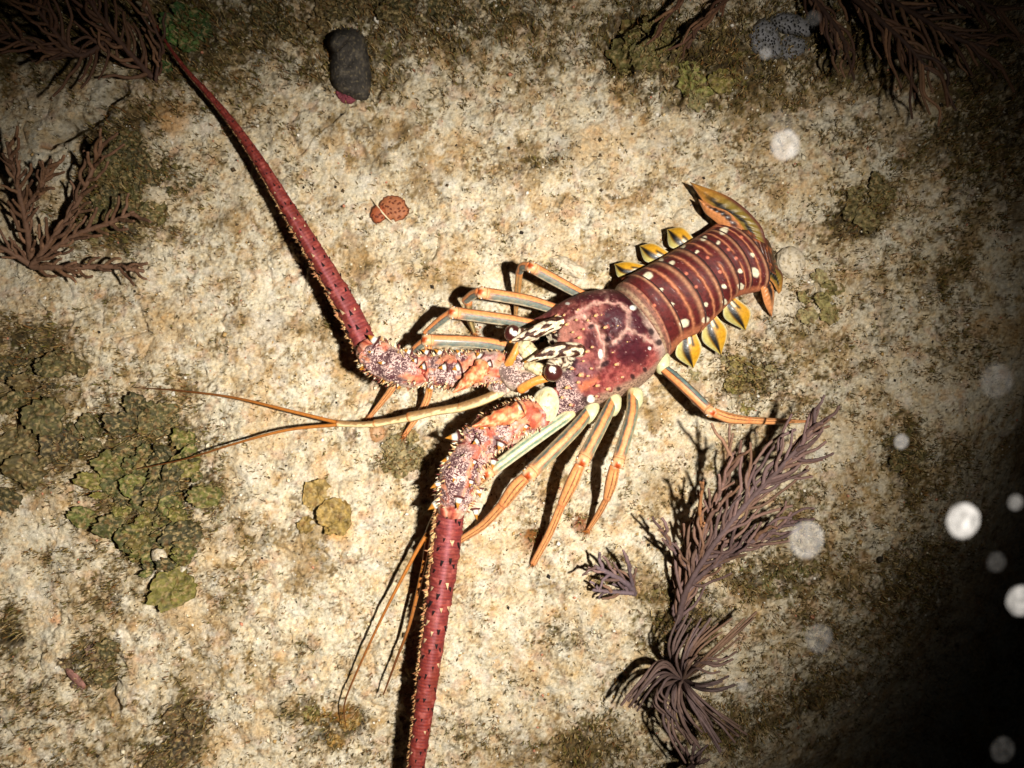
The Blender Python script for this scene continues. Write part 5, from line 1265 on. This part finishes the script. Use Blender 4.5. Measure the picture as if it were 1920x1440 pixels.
tag(blob('fallen_leaf', (142, 1272, gz(142, 1272) + .006), 26, 8, .0022, 45, M['alga'], None, c_leaf, .08, 66), 'narrow pinkish brown leaf wedged in the dark seaweed scrap', 'leaf')

# ------------------------------------------------------------------ turf and grit (uncountable)
def turf():
    k = 34000
    x = RNG.uniform(-40, 1960, k); y = RNG.uniform(-40, 1480, k)
    Cc, T = ground_c(x, y)
    dens = .10 + .9 * ss(.15, .7, T + .35 * 1.7 * fbm(x / 30, y / 30, 41, 4, .65) + .2 * 1.7 * fbm(x / 80, y / 80, 31, 4, .6))
    keep = RNG.random(k) < dens
    x, y = x[keep], y[keep]; T = T[keep]
    V = []; F = []; C = []
    h0 = hmap(x, y)
    pal = [ph(96, 78, 38), ph(120, 98, 50), ph(78, 66, 34), ph(150, 122, 72), ph(112, 104, 46), ph(136, 92, 48), ph(190, 164, 116)]
    n = len(x)
    for rep in range(4):
        a = RNG.uniform(0, 2 * math.pi, n); L = RNG.uniform(4, 12, n) * (.7 + .5 * T); b = a + RNG.uniform(-1.4, 1.4, n)
        w = RNG.uniform(.35, .9, n)
        ox = RNG.normal(0, 3, n); oy = RNG.normal(0, 3, n)
        x0, y0 = x + ox, y + oy
        x1, y1 = x0 + np.cos(a) * L * .5, y0 + np.sin(a) * L * .5; x2, y2 = x1 + np.cos(b) * L * .5, y1 + np.sin(b) * L * .5
        hk = 1 + 1.6 * T
        z1 = h0 + RNG.uniform(.0015, .0045, n) * hk; z2 = h0 + RNG.uniform(.0005, .006, n) * hk
        sx, sy = -np.sin(a) * w, np.cos(a) * w
        q = np.stack([np.stack([(X - 960) * S, (720 - Y) * S, Z], -1) for X, Y, Z in ((x0 + sx, y0 + sy, h0 - .001), (x0 - sx, y0 - sy, h0 - .001), (x1 - sx, y1 - sy, z1), (x1 + sx, y1 + sy, z1), (x2, y2, z2))], 1)
        V.append(q.reshape(-1, 3))
        ci = RNG.integers(0, len(pal), n); C.append(np.repeat(np.array(pal)[ci] * RNG.uniform(.7, 1.2, (n, 1)), 5, 0))
    V = np.vstack(V); C = np.vstack(C); i = np.arange(len(V) // 5)[:, None] * 5
    F = np.vstack([i + np.array([[0, 1, 2]]), i + np.array([[0, 2, 3]]), i + np.array([[3, 2, 4]])])
    o = mk('algal_turf', V, F, M['turf'], None, C, smooth=False, kind='stuff')
    tag(o, 'short brown and olive algal turf growing over the pale rock', 'algae')
turf()
def grit():
    k = 9000
    x = RNG.uniform(-40, 1960, k); y = RNG.uniform(-40, 1480, k)
    h0 = hmap(x, y)
    oct_v = np.array([(1, 0, 0), (-1, 0, 0), (0, 1, 0), (0, -1, 0), (0, 0, 1), (0, 0, -1)], float)
    oct_f = np.array([(0, 2, 4), (2, 1, 4), (1, 3, 4), (3, 0, 4), (2, 0, 5), (1, 2, 5), (3, 1, 5), (0, 3, 5)])
    r = np.exp(RNG.normal(math.log(1.6), .45, k)) * S
    sc = RNG.uniform(.6, 1.4, (k, 1, 3)); jit = RNG.uniform(.7, 1.3, (k, 6, 1))
    a = RNG.uniform(0, 6.28, k)
    v = oct_v[None] * jit * sc * r[:, None, None]
    vx = v[..., 0] * np.cos(a)[:, None] - v[..., 1] * np.sin(a)[:, None]; vy = v[..., 0] * np.sin(a)[:, None] + v[..., 1] * np.cos(a)[:, None]
    V = np.stack([vx + ((x - 960) * S)[:, None], vy + ((720 - y) * S)[:, None], v[..., 2] * .8 + h0[:, None] + .3 * r[:, None]], -1).reshape(-1, 3)
    F = (np.arange(k)[:, None, None] * 6 + oct_f[None]).reshape(-1, 3)
    pal = np.array([ph(240, 226, 196), ph(222, 196, 150), ph(196, 160, 104), ph(90, 72, 50), ph(50, 42, 34), ph(250, 240, 224), ph(206, 140, 110)])
    C = np.repeat(pal[RNG.choice(7, k, p=[.28, .2, .14, .1, .08, .14, .06])] , 6, 0)
    o = mk('shell_grit', V, F, M['turf'], None, C, kind='stuff')
    tag(o, 'loose pale shell grit strewn over the rock', 'grit')
grit()

# ------------------------------------------------------------------ specks drifting in the water between camera and rock
def mat_speck():
    m, nt, b = material('drifting_jelly'); l = nt.links.new
    out = [n for n in nt.nodes if n.type == 'OUTPUT_MATERIAL'][0]
    tr = N(nt, 'ShaderNodeBsdfTransparent'); tl = N(nt, 'ShaderNodeBsdfTranslucent'); df = N(nt, 'ShaderNodeBsdfDiffuse')
    tl.inputs[0].default_value = (.8, .78, .78, 1); df.inputs[0].default_value = (.8, .78, .78, 1)
    a = N(nt, 'ShaderNodeMixShader'); a.inputs[0].default_value = .5; l(df.outputs[0], a.inputs[1]); l(tl.outputs[0], a.inputs[2])
    at = N(nt, 'ShaderNodeAttribute', attribute_name='Col')
    mx = N(nt, 'ShaderNodeMixShader'); l(at.outputs['Fac'], mx.inputs[0]); l(tr.outputs[0], mx.inputs[1]); l(a.outputs[0], mx.inputs[2])
    l(mx.outputs[0], out.inputs['Surface'])
    return m
M['speck'] = mat_speck()
SPECKS = [  # px, py, r px, z, opacity, label
    (1806, 976, 30, .50, 1.0, 'largest bright drifting speck, over the dark lower right'),
    (1512, 1012, 33, .40, .42, 'round pinkish drifting speck beside the purple sea plume'),
    (1536, 1196, 25, .40, .14, 'faint greyish drifting speck above the lower purple sea plume'),
    (1914, 1126, 26, .50, .7, 'drifting speck cut by the right edge, below the largest one'),
    (1690, 828, 13, .40, .45, 'small bright drifting speck over olive seaweed on the right'),
    (1904, 942, 13, .50, .25, 'small drifting speck at the right edge beside the largest one'),
    (1472, 272, 27, .42, .95, 'bright oval drifting speck right of and above the tail fan'),
    (1464, 232, 24, .42, .10, 'faint drifting speck just above the bright oval one'),
    (1435, 100, 11, .38, .50, 'small yellow drifting speck in front of the grey sponge'),
    (1526, 34, 13, .38, .14, 'faint round drifting speck at the top right beside the grey sponge'),
    (1868, 714, 30, .45, .08, 'very faint ring shaped drifting speck near the right edge'),
    (1392, 1284, 10, .35, .30, 'tiny drifting speck right of the drooping purple sea plume'),
    (1868, 1054, 17, .48, .06, 'dim drifting speck below left of the largest one'),
    (1880, 1406, 22, .45, .10, 'dim bluish drifting speck in the lower right corner'),
]
for (px, py, r, z, op, lab) in SPECKS:
    k = random.random() * 9
    o = blob('drifting_speck', (px, py, z), r, r * 1.12, r * S * .5 * .9, 20, M['speck'], None,
             lambda ux, uy, uz, x, y, op=op: np.zeros(ux.shape + (3,)) + op * .22 * np.clip(.65 + .5 * ss(.55, .98, np.hypot(ux, uy)) + .5 * 1.7 * fbm(ux * 2 + op * 9, uy * 2, 350, 3), .1, 3)[..., None], .05, int(px) % 97, 20, 30)
    tag(o, lab, 'speck', 'specks drifting in the water')
